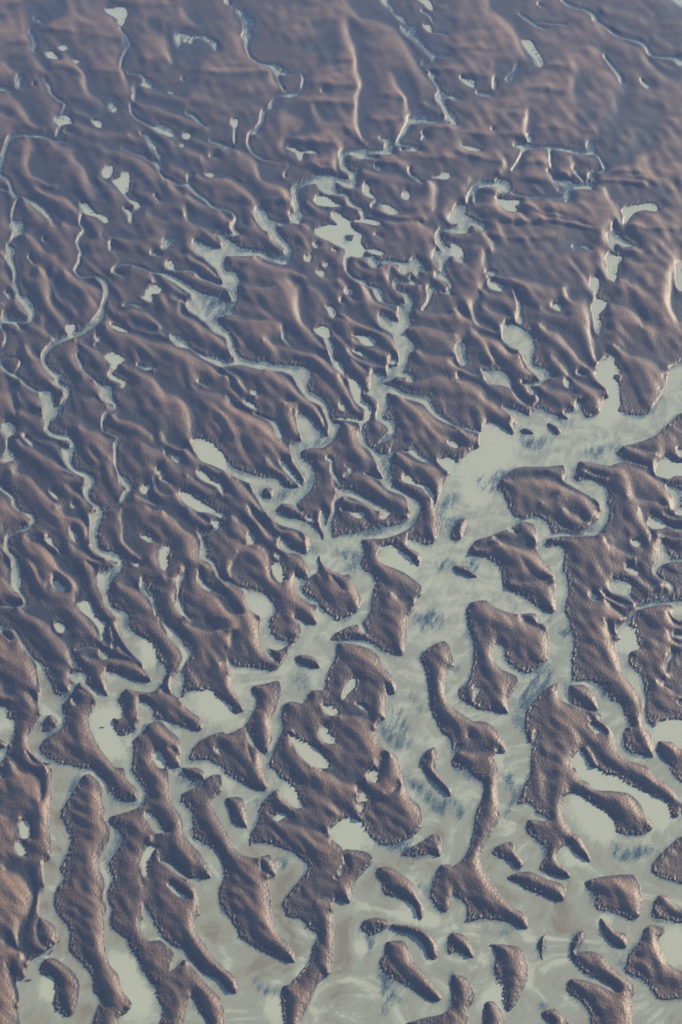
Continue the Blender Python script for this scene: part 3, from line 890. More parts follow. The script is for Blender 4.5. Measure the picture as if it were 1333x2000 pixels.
e 0.8 870,445 890,410 940,375
e 0.7 900,480 940,545 1010,600 1090,650
e 0.7 110,300 60,300 0,290
e 0.5 820,700 815,640 830,600
T 440 1500 2.9622
W -40,-40 0,20 90,80 160,120 230,135 245,120 255,95 230,40 210,-40 290,-40 300,30 330,60 390,100 430,180 465,225 440,235 390,225 340,180 305,120 250,170 205,220 200,270 180,340 150,380 140,440 130,465 90,440 85,410 130,350 125,260 110,190 60,165 0,175 -40,160
W -40,190 20,220 45,310 120,345 90,400 85,440 130,465 170,430 240,430 330,460 400,490 460,540 490,570 460,620 400,690 345,760 335,790 360,860 440,870 490,930 550,965 510,1030 490,1120 430,1190 380,1250 330,1270 330,1400 340,1500 -40,1500 -40,1340 0,1280 60,1310 80,1240 40,1190 0,1165 -40,1140 -40,800 20,850 60,910 100,990 200,1050 290,1095 400,1130 405,1080 370,1020 320,970 290,920 275,850 270,760 255,640 290,630 300,600 280,530 260,500 180,520 100,505 50,460 20,380 -40,310
W 630,640 660,630 660,600 690,560 690,480 700,470 760,475 830,490 865,530 820,580 770,640 740,700 720,790 700,780 640,760 625,820 635,900 630,1000 630,1090 610,1190 550,1230 500,1340 450,1500 1400,1500 1400,-40 1030,-40 1030,80 1060,160 1130,220 1150,300 1130,350 1080,400 1010,430 960,445 900,440 840,390 800,330 770,300 710,285 660,310 615,350 610,400 640,430 680,460 690,500 700,540 690,600 650,650 630,640
P 825,40 860,5 885,25 880,90 850,80
P 770,190 790,130 815,160 830,190 780,195
P 778,210 805,205 790,265 778,250
P 290,290 320,255 365,280 340,290 300,315
p 250,260,12 290,280,14
L 730,480 800,480 840,500 865,530 820,580 770,640 745,700 720,790 700,720 665,710 660,660 700,600 730,560
L 880,590 900,570 960,575 1030,620 1080,660 1110,720 1155,810 1140,880 1120,880 1100,810 1050,770 980,740 920,730 910,650 875,620
L 1010,510 1060,470 1150,420 1210,380 1250,400 1255,470 1240,520 1200,495 1120,505
L 780,920 810,880 870,865 940,880 950,910 900,945 840,970 800,940
L 960,905 1060,910 1150,935 1220,1000 1240,1060 1220,1110 1180,1100 1150,1010 1080,960 970,935
L 1250,560 1333,560 1400,540 1400,750 1333,760 1270,840 1220,790 1190,740 1210,660
L 1290,980 1333,940 1400,900 1400,1060 1300,1085
L 930,1010 1030,1000 1070,1050 1090,1120 1160,1190 1210,1260 1255,1320 1240,1350 1190,1345 1100,1290 1020,1240 920,1180 890,1120 930,1070
L -40,165 0,175 70,165 105,180 110,250 130,320 120,345 50,315 40,250 20,215 -40,190
L -40,1160 0,1165 50,1200 75,1250 60,1300 0,1240 -40,1230
L 1120,-40 1180,-20 1220,20 1290,100 1400,160 1400,230 1333,190 1290,160 1240,110 1170,40
L 1330,1370 1400,1340 1400,1500 1000,1500 1180,1440 1270,1420
s 1060,60,70 1160,150,90 1250,240,110 1300,200,80
s 160,180,50 210,200,30
s 290,540,50 340,540,70 350,600,40
s 1000,450,60 1100,500,60 940,470,40
s 1230,650,80 1210,760,60 1260,820,50
s 1080,640,50 1130,700,60
s 780,960,50 850,1010,60 830,1080,60
s 880,1180,60 960,1270,80 900,1300,50 1050,1350,60
s 180,1230,60 230,1290,80 300,1290,50
s 720,990,30 700,930,30
s 860,620,30 820,780,20
s 1290,1180,60 1330,1210,50
s 230,60,40 290,100,30
s 960,1340,60 900,1420,60
s 1180,900,40
d 90,490,60 250,470,60 400,560,60 330,680,60 310,850,80 420,1000,90 350,1170,100 180,1150,90
d 700,900,90 690,1100,120 650,1300,120 620,1480,120
d 880,810,60 1000,810,60 1060,830,50
d 1250,350,90 1150,540,60 950,550,40 800,700,60
e 0.9 520,0 620,30 690,80 740,80 785,60 830,20 860,-20
e 0.9 770,190 775,100 800,60
e 0.7 775,300 770,230 770,170
e 0.7 900,180 960,150 1020,90
e 0.6 290,330 380,330 500,370 590,390 620,400
e 0.7 520,780 600,760 625,830
e 0.6 200,540 210,600 250,640
e 0.4 1060,910 1000,900 960,910
T 883 1500 2.9622
W -60,-60 1400,-60 1400,1500 -60,1500
L 80,-60 120,40 190,90 185,160 140,260 130,340 110,440 60,540 0,580 0,720 60,760 90,800 90,860 70,900 160,870 260,875 330,890 400,930 440,925 440,870 420,840 360,810 290,740 230,660 190,600 165,540 175,480 230,380 285,280 285,250 265,160 265,60 275,-60
L 460,-60 460,40 430,80 400,150 370,220 440,190 500,260 570,290 550,310 440,300 440,370 500,420 560,470 520,550 510,580 600,620 690,640 670,590 610,540 605,500 640,450 680,430 700,480 760,520 800,550 800,510 760,430 740,390 700,380 670,330 640,280 640,220 660,160 690,140 760,170 830,220 900,260 950,320 950,370 1010,385 1100,385 1160,355 1170,320 1140,290 1110,240 1080,190 1030,150 960,135 830,125 790,85 740,60 690,-60
L 800,-60 880,30 960,50 1000,80 1100,130 1180,170 1250,200 1270,290 1310,280 1330,220 1300,150 1240,90 1160,30 1120,-60
L 1240,-60 1280,30 1333,90 1400,120 1400,-60
L 230,490 270,450 350,425 370,480 420,550 400,580 360,575 350,540 310,530
L 310,635 390,605 460,600 540,640 640,670 660,700 650,765 600,770 520,730 430,700 380,660
L -60,955 60,960 100,1000 130,1100 90,1090 50,1060 0,1070 -60,1090
L -60,1200 80,1210 120,1260 140,1330 100,1390 90,1500 -60,1500
L 190,1025 280,1020 390,1035 430,1090 445,1170 430,1250 390,1330 330,1410 290,1340 300,1270 250,1200 250,1130 265,1090 240,1040
L 190,1360 240,1350 290,1410 310,1500 190,1500
L 510,1430 590,1390 650,1440 700,1500 600,1480
L 770,660 860,630 1000,615 1060,620 1095,690 1105,760 1090,850 1040,885 1000,860 920,830 830,810 840,740 790,700
L 1150,580 1210,500 1333,390 1400,350 1400,680 1333,670 1240,640 1180,620
L 1160,860 1170,780 1200,735 1250,745 1290,790 1400,880 1400,900 1290,890 1220,870
L 1005,1150 1020,1090 1100,990 1110,940 1150,910 1240,930 1210,970 1190,1010 1220,1060 1240,1120 1300,1160 1400,1230 1400,1340 1333,1330 1200,1340 1150,1270 1100,1220 1010,1180
L 850,860 900,900 960,950 1015,960 1010,1040 940,1030 880,960
L 700,1110 740,1070 810,1060 880,1090 920,1150 1000,1210 1060,1260 1060,1300 1040,1340 1050,1400 1050,1500 820,1500 800,1420 740,1340 680,1310 665,1270 680,1225 760,1225 860,1260 920,1290 965,1305 940,1270 870,1220 800,1200 740,1160
L 500,1000 540,960 550,990 530,1060 525,1130 510,1080
L 700,990 760,940 780,970 740,1030 700,1110 685,1080
s 30,20,60 110,60,70
s 320,30,80 340,120,80
s 60,290,80 30,200,40
s 390,130,50 290,310,60
s 990,340,60 1050,350,50
s 930,430,60 960,500,100 1080,490,100 1150,460,90
s 190,940,50 350,950,50
s 800,700,40 810,800,40
s 250,1130,50 270,1260,50
s 500,1360,70 560,1390,50
s 650,480,0 520,480,40
s 1180,920,60 1230,930,50
s 950,1090,60 980,1150,40
s 730,960,70 700,1080,40 780,1050,50
s 530,1000,50 520,1200,20
s 1270,1440,60
s 10,680,60
s 1280,230,40
s 520,430,40 480,390,30
d 650,1000,90 600,850,110 700,700,90 380,300,90 220,560,70 330,740,70
d 200,960,50 100,1150,60
T 0 0 1
b 683,1625,90
b 1150,1575,80 1175,1620,60
b 1310,1430,80
b 1130,1490,40 1200,1540,60 1290,1590,70
b 1320,1850,80
b 1105,1680,50
b 575,1550,50
b 425,1370,90
b 205,1400,60 220,1450,70
b 230,1890,70 270,1960,70
b 100,1930,60
b 955,880,100 930,960,60
b 785,1095,80
b 595,1460,60
b 1318,912,60
b 300,1870,40
b 1010,1900,50 960,1960,60
b 1180,700,60 1190,800,50
b 1230,1250,60
b 540,1970,60
b 290,1275,50
b 700,1850,40
b 1240,1150,30
b 500,1190,50
b 590,1900,40
b 790,1780,50 850,1800,30
"""
STEP = 1.5
W0, H0 = 1333.0, 2000.0
NX, NY = int(W0 / STEP) + 1, int(H0 / STEP) + 1
rng = np.random.default_rng(7)


def smooth_pts(p, closed, sub=4, ten=0.42):
    """cardinal spline through the points; p is n x k"""
    n = len(p)
    if n < 3:
        return p
    out = []
    last = n if closed else n - 1
    for i in range(last):
        if closed:
            a, b, c, d = p[i - 1], p[i], p[(i + 1) % n], p[(i + 2) % n]
        else:
            a, b, c, d = p[max(i - 1, 0)], p[i], p[i + 1], p[min(i + 2, n - 1)]
        L = np.hypot(*(c - b)[:2]) + 1e-6
        m1 = ten * (c - a) * min(1.0, 1.5 * L / (np.hypot(*(c - a)[:2]) + 1e-6))
        m2 = ten * (d - b) * min(1.0, 1.5 * L / (np.hypot(*(d - b)[:2]) + 1e-6))
        for k in range(sub):
            t = k / sub
            out.append((2*t**3-3*t**2+1)*b + (t**3-2*t**2+t)*m1 + (-2*t**3+3*t**2)*c + (t**3-t**2)*m2)
    if not closed:
        out.append(p[-1])
    return np.array(out)


def win(x0, y0, x1, y1, clip):
    """grid window that holds the box, inside the clip box"""
    x0, y0 = max(x0, clip[0]), max(y0, clip[1])
    x1, y1 = min(x1, clip[2]), min(y1, clip[3])
    a, b = int(math.ceil(x0 / STEP)), int(math.floor(x1 / STEP))
    c, d = int(math.ceil(y0 / STEP)), int(math.floor(y1 / STEP))
    a, c = max(a, 0), max(c, 0)
    b, d = min(b, NX - 1), min(d, NY - 1)
    if b < a or d < c:
        return None
    return a, b + 1, c, d + 1


def poly_fill(mask, pts, val, clip):
    w = win(pts[:, 0].min(), pts[:, 1].min(), pts[:, 0].max(), pts[:, 1].max(), clip)
    if w is None:
        return
    a, b, c, d = w
    X, Y = np.meshgrid(np.arange(a, b) * STEP, np.arange(c, d) * STEP)
    ins = np.zeros(X.shape, bool)
    q = np.roll(pts, -1, axis=0)
    for (x1, y1), (x2, y2) in zip(pts[:, :2], q[:, :2]):
        if y1 == y2:
            continue
        r0 = max(0, int(math.floor((min(y1, y2) / STEP) - c)))
        r1 = min(d - c, int(math.ceil((max(y1, y2) / STEP) - c)) + 1)
        if r1 <= r0:
            continue
        yy = Y[r0:r1]
        cond = ((y1 > yy) != (y2 > yy)) & (X[r0:r1] < (x2 - x1) * (yy - y1) / (y2 - y1) + x1)
        ins[r0:r1] ^= cond
    mask[c:d, a:b][ins] = val


def stroke(mask, pts, val, clip, soft=False):
    """pts n x 3 with full widths"""
    if len(pts) == 1:
        pts = np.vstack([pts, pts + [0.1, 0.1, 0]])
    for p, q in zip(pts[:-1], pts[1:]):
        r = max(p[2], q[2]) / 2 * (1.3 if soft else 1) + 1
        w = win(min(p[0], q[0]) - r, min(p[1], q[1]) - r, max(p[0], q[0]) + r, max(p[1], q[1]) + r, clip)
        if w is None:
            continue
        a, b, c, d = w
        X, Y = np.meshgrid(np.arange(a, b) * STEP, np.arange(c, d) * STEP)
        dx, dy = q[0] - p[0], q[1] - p[1]
        t = np.clip(((X - p[0]) * dx + (Y - p[1]) * dy) / (dx * dx + dy * dy + 1e-9), 0, 1)
        D = np.hypot(X - p[0] - t * dx, Y - p[1] - t * dy)
        rr = (p[2] + (q[2] - p[2]) * t) / 2
        if soft:
            v = np.clip(1.3 - D / (rr + 1e-6), 0, 1)
            mask[c:d, a:b] = np.maximum(mask[c:d, a:b], v)
        else:
            mask[c:d, a:b][D <= rr] = val


# Fourier filters on a mirrored pad
def fft_filter(arr, kern, pad=40):
    a = np.pad(arr, pad, mode='reflect')
    ky = np.fft.fftfreq(a.shape[0], STEP)[:, None]
    kx = np.fft.rfftfreq(a.shape[1], STEP)[None, :]
    b = np.fft.irfft2(np.fft.rfft2(a) * kern(kx, ky), s=a.shape)
    return b[pad:-pad, pad:-pad]


def blur(arr, s):
    return fft_filter(arr, lambda kx, ky: np.exp(-2 * (math.pi * s) ** 2 * (kx * kx + ky * ky)), pad=int(3 * s / STEP) + 8)


def band_noise(wl, spread=0.35, ang=None, aniso=1.0):
    """noise of about one wavelength (in survey units); ang turns and aniso stretches its crests"""
    n = rng.standard_normal((NY, NX))

    def k(kx, ky):
        if ang is not None:
            c, s = math.cos(ang), math.sin(ang)
            u, v = kx * c + ky * s, (-kx * s + ky * c) * aniso
        else:
            u, v = kx, ky
        f = np.hypot(u, v) * wl
        return np.exp(-((f - 1) / spread) ** 2)
    r = fft_filter(n, k)
    return r / r.std()


water = np.zeros((NY, NX), np.float32)
shoal = np.zeros((NY, NX), np.float32)
silt = np.zeros((NY, NX), np.float32)
pool_m = np.zeros((NY, NX), np.float32)
clear = np.zeros((NY, NX), np.float32)
pin_w = np.zeros((NY, NX), np.float32)      # where the dune height is known
pin_v = np.zeros((NY, NX), np.float32)
pin_t = np.zeros((NY, NX), np.float32)      # wet trough under a slip face
pin_u = np.zeros((NY, NX), np.float32)      # rounded shoulder
LX, LY = 0.80, -0.60                        # slip faces look this way on the survey sheet

tiles_x = {0: (-1, 440), 440: (440, 883), 883: (883, 1400)}
edges = []
X0 = Y0 = 0
SC = 2.9622
clip = (0, 0, 1333, 2000)
for line in SURVEY.strip().splitlines():
    line = line.strip()
    if not line or line[0] == '#':
        continue
    tok = line.split()
    k = tok[0]
    if k == 'T':
        X0, Y0, SC = float(tok[1]), float(tok[2]), float(tok[3])
        cx = tiles_x[int(X0)]
        clip = (cx[0], Y0, cx[1], Y0 + 500 + (2 if Y0 == 1500 else 0))
        continue
    amp = 1.0
    if k in 'eg':
        amp = float(tok[1])
        tok = tok[1:]
    p = np.array([[float(v) for v in t.split(',')] for t in tok[1:]])
    p[:, 0] = p[:, 0] / SC + X0
    p[:, 1] = p[:, 1] / SC + Y0
    if p.shape[1] == 3:
        p[:, 2] /= SC
    if k in 'WPL':
        poly_fill(water, smooth_pts(p, True), 0.0 if k == 'L' else 1.0, clip)
        poly_fill(pool_m, smooth_pts(p, True), 1.0 if k == 'P' else 0.0, clip)
    elif k in 'wpl':
        if k != 'l':
            p[:, 2] = np.maximum(p[:, 2] * 1.08, 4.6)
        stroke(water, smooth_pts(p, False), 0.0 if k == 'l' else 1.0, clip)
    elif k == 'b':
        stroke(clear, smooth_pts(p, False), 1.0, (0, 0, 1333, 2000), soft=True)
    elif k == 's':
        stroke(shoal, smooth_pts(p, False), 1.0, (0, 0, 1333, 2000), soft=True)
    elif k == 'd':
        stroke(silt, smooth_pts(p, False), 1.0, (0, 0, 1333, 2000), soft=True)
    else:
        edges.append((k, amp, smooth_pts(p, False)))

# wobble of the waterline: displace the mask a little with noise
nz1 = band_noise(26, 0.6)
nz2 = band_noise(9, 0.5)
wat_s = blur(water, 1.7)
water = (wat_s + 0.05 * nz2 + 0.02 * nz1 > 0.5).astype(np.float32)
# nothing smaller than a few cells
m15 = blur(water, 1.6)
m5 = blur(water, 5.0)
m9 = blur(water, 10.0)
shoal = np.clip(1.35 * blur(shoal, 8.0), 0, 1)
silt = np.clip(blur(silt, 9.0), 0, 1)
pool_m = np.clip(blur(pool_m, 2.0), 0, 1)
clear = np.clip(1.3 * blur(clear, 7.0), 0, 1)

# direction to the water, and how far each shore is a slip face (1) or a soft ripple shore (0)
gy, gx = np.gradient(blur(water, 3.0), STEP)
gl = np.hypot(gx, gy) + 1e-5
face = (gx * LX + gy * LY) / gl
face = blur(face * np.minimum(gl * 20, 1), 3.0)
hi_shore = np.clip(face * 1.3 + 0.25, 0, 1)
hi_shore = hi_shore ** 2 * (3 - 2 * hi_shore)
wide = np.clip(m9 * 2.6, 0.42, 1)

shore = (m15 > 0.06) & (water < 0.5)
pin_w[shore] = 1
pin_v[shore] = (0.92 * hi_shore * wide)[shore]
pin_u[shore] = (hi_shore * wide)[shore]

for k, amp, p in edges:
    seg = p[1:] - p[:-1]
    nrm = np.stack([seg[:, 1], -seg[:, 0]], 1)
    ln = np.hypot(seg[:, 0], seg[:, 1]) + 1e-6
    ref = np.array([LX, LY]) if k == 'e' else np.array([0.1, 1.0])
    dots = nrm @ ref
    sgn = 1.0 if dots.sum() > 0 else -1.0
    s = np.concatenate([[0], np.cumsum(ln)])
    tot = s[-1]
    for i in range(len(seg)):
        a0, b0 = p[i], p[i + 1]
        n = nrm[i] / ln[i] * sgn
        loc = float(np.clip(0.55 + 0.6 * (n @ ref), 0.15, 1.0))
        r = 3.2
        w = win(min(a0[0], b0[0]) - r, min(a0[1], b0[1]) - r, max(a0[0], b0[0]) + r, max(a0[1], b0[1]) + r,
                (0, 0, 1333, 2000))
        if w is None:
            continue
        a, b, c, d = w
        X, Y = np.meshgrid(np.arange(a, b) * STEP, np.arange(c, d) * STEP)
        dx, dy = seg[i]
        t = np.clip(((X - a0[0]) * dx + (Y - a0[1]) * dy) / (ln[i] ** 2), 0, 1)
        ox, oy = X - a0[0] - t * dx, Y - a0[1] - t * dy
        D = np.hypot(ox, oy)
        side = ox * n[0] + oy * n[1]
        ss = s[i] + t * ln[i]
        tp = np.clip(np.minimum(ss, tot - ss) / 16.0, 0, 1)
        A = amp * loc * (0.2 + 0.8 * tp) * (1.0 if k == 'e' else 0.4)
        sel = (D < r - 0.7) & (water[c:d, a:b] < 0.5) & (m15[c:d, a:b] < 0.3) & (A > 0.12)
        v = np.where(side > 0, 0.5 - 0.5 * A, 0.5 + 0.46 * A)
        u = np.where(side > 0, 0.0, A if k == 'e' else 0.0)
        pin_w[c:d, a:b][sel] = 1
        pin_v[c:d, a:b][sel] = v[sel]
        pin_u[c:d, a:b][sel] = u[sel]
        pin_t[c:d, a:b][sel] = np.where(side > 0, A, 0.0)[sel]


def down(v, w):
    h, l = v.shape
    h2, l2 = (h + 1) // 2, (l + 1) // 2
    vp = np.zeros((h2 * 2, l2 * 2), v.dtype)
    wp = np.zeros_like(vp)
    vp[:h, :l] = v * w
    wp[:h, :l] = w
    sv = vp.reshape(h2, 2, l2, 2).sum((1, 3))
    sw = wp.reshape(h2, 2, l2, 2).sum((1, 3))
    return np.where(sw > 0, sv / np.maximum(sw, 1e-6), 0), np.minimum(sw, 1.0)


def relax(v, w, rad=None, iters=(400, 300, 160, 80, 40, 24)):
    """membrane through the pins; with rad it falls off to 0 over that distance"""
    lv = [(v.astype(np.float32), w.astype(np.float32))]
    while len(lv) < len(iters):
        lv.append(down(*lv[-1]))
    x = None
    for i, (vv, ww) in enumerate(reversed(lv)):
        h = STEP * 2 ** (len(lv) - 1 - i)
        if x is None:
            x = np.full(vv.shape, 0.4 if rad is None else 0.0, np.float32)
        else:
            x = np.repeat(np.repeat(x, 2, 0), 2, 1)[:vv.shape[0], :vv.shape[1]]
        fix = ww > 0.2
        den = 4.0 if rad is None else 4.0 + (h / rad) ** 2
        for _ in range(iters[i]):
            q = np.pad(x, 1, mode='edge')
            x = (q[:-2, 1:-1] + q[2:, 1:-1] + q[1:-1, :-2] + q[1:-1, 2:]) / den
            x = np.where(fix, vv, x)
    return x


f = relax(pin_v, pin_w)
u = relax(pin_u, pin_w, rad=27.0)
q1 = relax((pin_u > 0.2).astype(np.float32), pin_w, rad=27.0)
tr = relax(pin_t, pin_w, rad=15.0)
tr2 = np.clip(blur(relax(pin_t, pin_w, rad=24.0), 2.5), 0, 1)
tr = np.clip(blur(tr, 2.0), 0, 1)

jj, ii = np.mgrid[0:NY, 0:NX]
V = jj * STEP
far = np.clip(1 - V / 1100.0, 0, 1)
q = q1
edge_amp = np.where(q1 > 0.02, np.clip(u / np.maximum(q1, 0.02), 0, 1), 0)
edge_amp = np.minimum(edge_amp * 1.15, 1)

mid = np.clip(1.2 - V / 1500.0, 0.12, 1)


def lean(n, amount):
    """push the crests of a rolling field over towards the slip-face side"""
    a_ = np.clip((jj - n * amount * LY / STEP), 0, NY - 1).astype(np.int32)
    b_ = np.clip((ii - n * amount * LX / STEP), 0, NX - 1).astype(np.int32)
    return blur(n[a_, b_], 2.0)


und = lean(band_noise(110, 0.6, ang=R(-38), aniso=1.7), 13) * 0.085 * (1 - 0.5 * np.clip((620 - V) / 350, 0, 1))
und = und + lean(band_noise(56, 0.45, ang=R(-38), aniso=2.2), 8) * 0.10 * mid * (1 - 0.85 * np.clip((620 - V) / 350, 0, 1))
und = und + 0.036 * band_noise(25, 0.5, ang=R(-45), aniso=1.8)
und = und + far * (band_noise(46, 0.45, ang=R(84), aniso=3.2) * 0.085 + band_noise(22, 0.5, ang=R(86), aniso=2.6) * 0.035)
dd = -30.0 * np.log(np.clip(q * 1.06, 1e-4, 1))
su = 1 - edge_amp * (1 - np.sin(0.5 * math.pi * np.clip(dd / (34.0 - 6.0 * far), 0, 1)))
ridge = np.clip(f, 0, 1) ** 1.3 * su * (1 - 0.7 * tr2)
ridge = blur(ridge, 1.8) * (1 - far) + blur(ridge, 3.2) * far
ridge = ridge * (1 - 0.55 * np.clip(2.2 * blur(pool_m, 9.0), 0, 1) * np.clip(1.3 - V / 1500.0, 0, 1))
calm = blur(np.clip(q, 0, 1), 4.0)
dune = ridge + und * np.clip(1 - m9 * 2.0, 0, 1) * (1 - 0.75 * calm) * (1 - np.clip(1.3 * tr2, 0, 0.95))
dune = 0.5 * (dune + np.sqrt(dune * dune + (0.03 + 0.05 * far) ** 2)) + 0.004

rip1 = band_noise(8.0, 0.55, ang=R(35), aniso=0.75)
rip2 = band_noise(4.8, 0.45, ang=R(-20), aniso=0.8)
rip = 0.6 * rip1 + 0.5 * rip2
teeth = band_noise(7.0, 0.5, ang=R(42), aniso=2.2)
near = 0.25 + 0.75 * np.clip((V - 250) / 900.0, 0, 1)

A_PX, D_PX = (18.5 - 2.0 * far) * (1 - 0.35 * np.clip((450 - V) / 300, 0, 1)), 5.0
low = 1 - hi_shore
K = 0.32 + 0.65 * hi_shore
land = A_PX * dune * np.clip(1 - 2 * m15, 0, 1)
bed = -D_PX * np.clip(2 * m5 - 0.9, 0, 1) * (1 - 0.93 * shoal) * np.clip(2 * m15 - 1, 0, 1)
z = land + K * (0.5 - m15) * 2 + bed
# shoals: low bars that just reach the surface
bars = band_noise(30, 0.8, ang=R(20), aniso=1.6)
z = z + shoal * np.clip(m5 * 2 - 0.6, 0, 1) * (0.14 * bars - 0.75)
margin = np.exp(-((m9 - 0.47) / 0.28) ** 2) * low
ripple_amp = near * (0.05 + 0.09 * near + 0.40 * margin + 0.16 * shoal * np.clip(m5 * 2, 0, 1))
ripple_amp = ripple_amp * (1 - 0.8 * np.clip(hi_shore * np.exp(-((m15 - 0.3) / 0.35) ** 2), 0, 1))
z = z + ripple_amp * rip + near * margin * (0.7 * teeth + 0.42)
soaked = shoal * np.clip((620 - V) / 120, 0, 1)      # standing wet on the far flats
z = z * (1 - 0.5 * blur(soaked, 6.0))
moist = np.clip(1.0 - dune * 1.1 + 0.5 * m5 + 0.35 * calm ** 6 + 1.6 * tr + 1.3 * soaked, 0, 2.5)
# streaks drawn out down the flat, the way the water runs
st1 = band_noise(22, 0.9, ang=R(28), aniso=3.2)
st2 = 0.6 * band_noise(9, 0.7, ang=R(34), aniso=3.5) + 0.6 * band_noise(12, 0.8, ang=R(-5), aniso=3.0)
streak = np.clip(0.5 + 0.28 * st1 + 0.22 * st2, 0, 1)
sd = np.clip((m5 - 0.18) / 0.50, 0, 1) * (1 - 0.55 * low * np.clip((0.95 - m9) / 0.5, 0, 1))
depth_at = 3.2 * sd * sd + 0.9 * hi_shore * np.clip(2 * m15 - 0.6, 0, 1) + 1.6 * np.maximum(pool_m, clear)
depth_at = depth_at * (1 - 0.45 * far * (1 - np.clip(pool_m, 0, 1)) * (0.7 + 0.5 * streak))
depth_at = depth_at * (1 - np.clip(shoal * (0.50 + 0.36 * streak), 0, 0.92)) + 0.12
depth_at = depth_at * np.clip(1 - 0.26 * (rip + 0.9 * teeth * margin) * np.clip(shoal + 0.8 * margin, 0, 1), 0.1, 2)
depth_at = depth_at * (0.94 + 0.12 * (1 - streak))
silt = np.clip(0.30 - 0.10 * far + silt * 0.75 - 0.45 * np.maximum(pool_m, clear) + 0.035 * st1 + 0.05 * st2 + 0.30 * np.clip((V - 1150) / 700, 0, 1) * (1 - np.maximum(pool_m, clear)), 0, 1.3)

# ---------------------------------------------------------------- from the survey sheet to metres
tanv = math.tan(R(VFOV / 2))
cp, sp = math.cos(R(PITCH)), math.sin(R(PITCH))


def ground(U, Vv):
    x = (np.asarray(U) - W0 / 2) / 1000.0 * tanv
    y = (1000.0 - np.asarray(Vv)) / 1000.0 * tanv
    dx, dy, dz = x, cp + y * sp, -sp + y * cp
    t = CAM_H / -dz
    return t * dx, t * dy, t * 0.001 * tanv     # third: metres per survey unit


PX, PT, PB = 300, 90, 200                       # cells added round the surveyed part
def ext(a):
    # beyond the surveyed width the flat goes on with another stretch of dunes, blended in
    a = np.asarray(a, np.float32)
    m = np.pad(a, ((0, 0), (PX, PX)), mode='reflect')
    w = np.pad(np.roll(a, 210, axis=0), ((0, 0), (PX, PX)), mode='wrap')
    c = np.arange(NX + 2 * PX)
    out = np.maximum(np.maximum(PX - c, c - (PX + NX - 1)), 0)
    k = np.clip((out - 8) / 45.0, 0, 1)[None, :]
    k = k * k * (3 - 2 * k)
    return np.pad(m * (1 - k) + w * k, ((PT, PB), (0, 0)), mode='reflect')


z_e, water_e, moist_e, depth_e, silt_e = map(ext, (z, water, moist, depth_at, silt))
NXe, NYe = NX + 2 * PX, NY + PT + PB
Ue = (np.arange(NXe) - PX) * STEP
Ve = (np.arange(NYe) - PT) * STEP
UU, VV = np.meshgrid(Ue, Ve)
GX, GY, GS = ground(UU, VV)
Z = z_e * GS


def grid_mesh(name, verts, faces, attrs, smooth=True):
    me = bpy.data.meshes.new(name)
    n, m = len(verts), len(faces)
    me.vertices.add(n)
    me.vertices.foreach_set('co', verts.astype(np.float32).ravel())
    me.loops.add(m * 4)
    me.loops.foreach_set('vertex_index', faces.astype(np.int32).ravel())
    me.polygons.add(m)
    me.polygons.foreach_set('loop_start', np.arange(0, m * 4, 4, dtype=np.int32))
    me.update(calc_edges=True)
    if smooth:
        me.polygons.foreach_set('use_smooth', np.ones(m, bool))
    for k, a in attrs.items():
        at = me.attributes.new(k, 'FLOAT', 'POINT')
        at.data.foreach_set('value', a.astype(np.float32).ravel())
    me.validate()
    o = bpy.data.objects.new(name, me)
    C.collection.objects.link(o)
    return o


# ---------------------------------------------------------------- materials
def new_mat(name):
    m = bpy.data.materials.new(name)
    m.use_nodes = True
    nt = m.node_tree
    nt.nodes.clear()
    return m, nt


def node(nt, typ, **kw):
    n = nt.nodes.new(typ)
    for k, v in kw.items():
        if k in ('operation', 'blend_type', 'data_type', 'noise_dimensions', 'feature', 'attribute_name', 'interpolation'):
            setattr(n, k, v)
        else:
            n.inputs[k].default_value = v
    return n


def noise(nt, vec, scale, detail=4.0, rough=0.55, dist=0.0):
    n = node(nt, 'ShaderNodeTexNoise', Scale=scale, Detail=detail, Roughness=rough, Distortion=dist)
    nt.links.new(vec, n.inputs['Vector'])
    return n


def ramp(nt, fac, stops):
    r = nt.nodes.new('ShaderNodeValToRGB')
    el = r.color_ramp.elements
    while len(el) < len(stops):
        el.new(0.5)
    for e, (p, c) in zip(el, stops):
        e.position = p
        e.color = (*c, 1) if len(c) == 3 else c
    nt.links.new(fac, r.inputs[0])
    return r


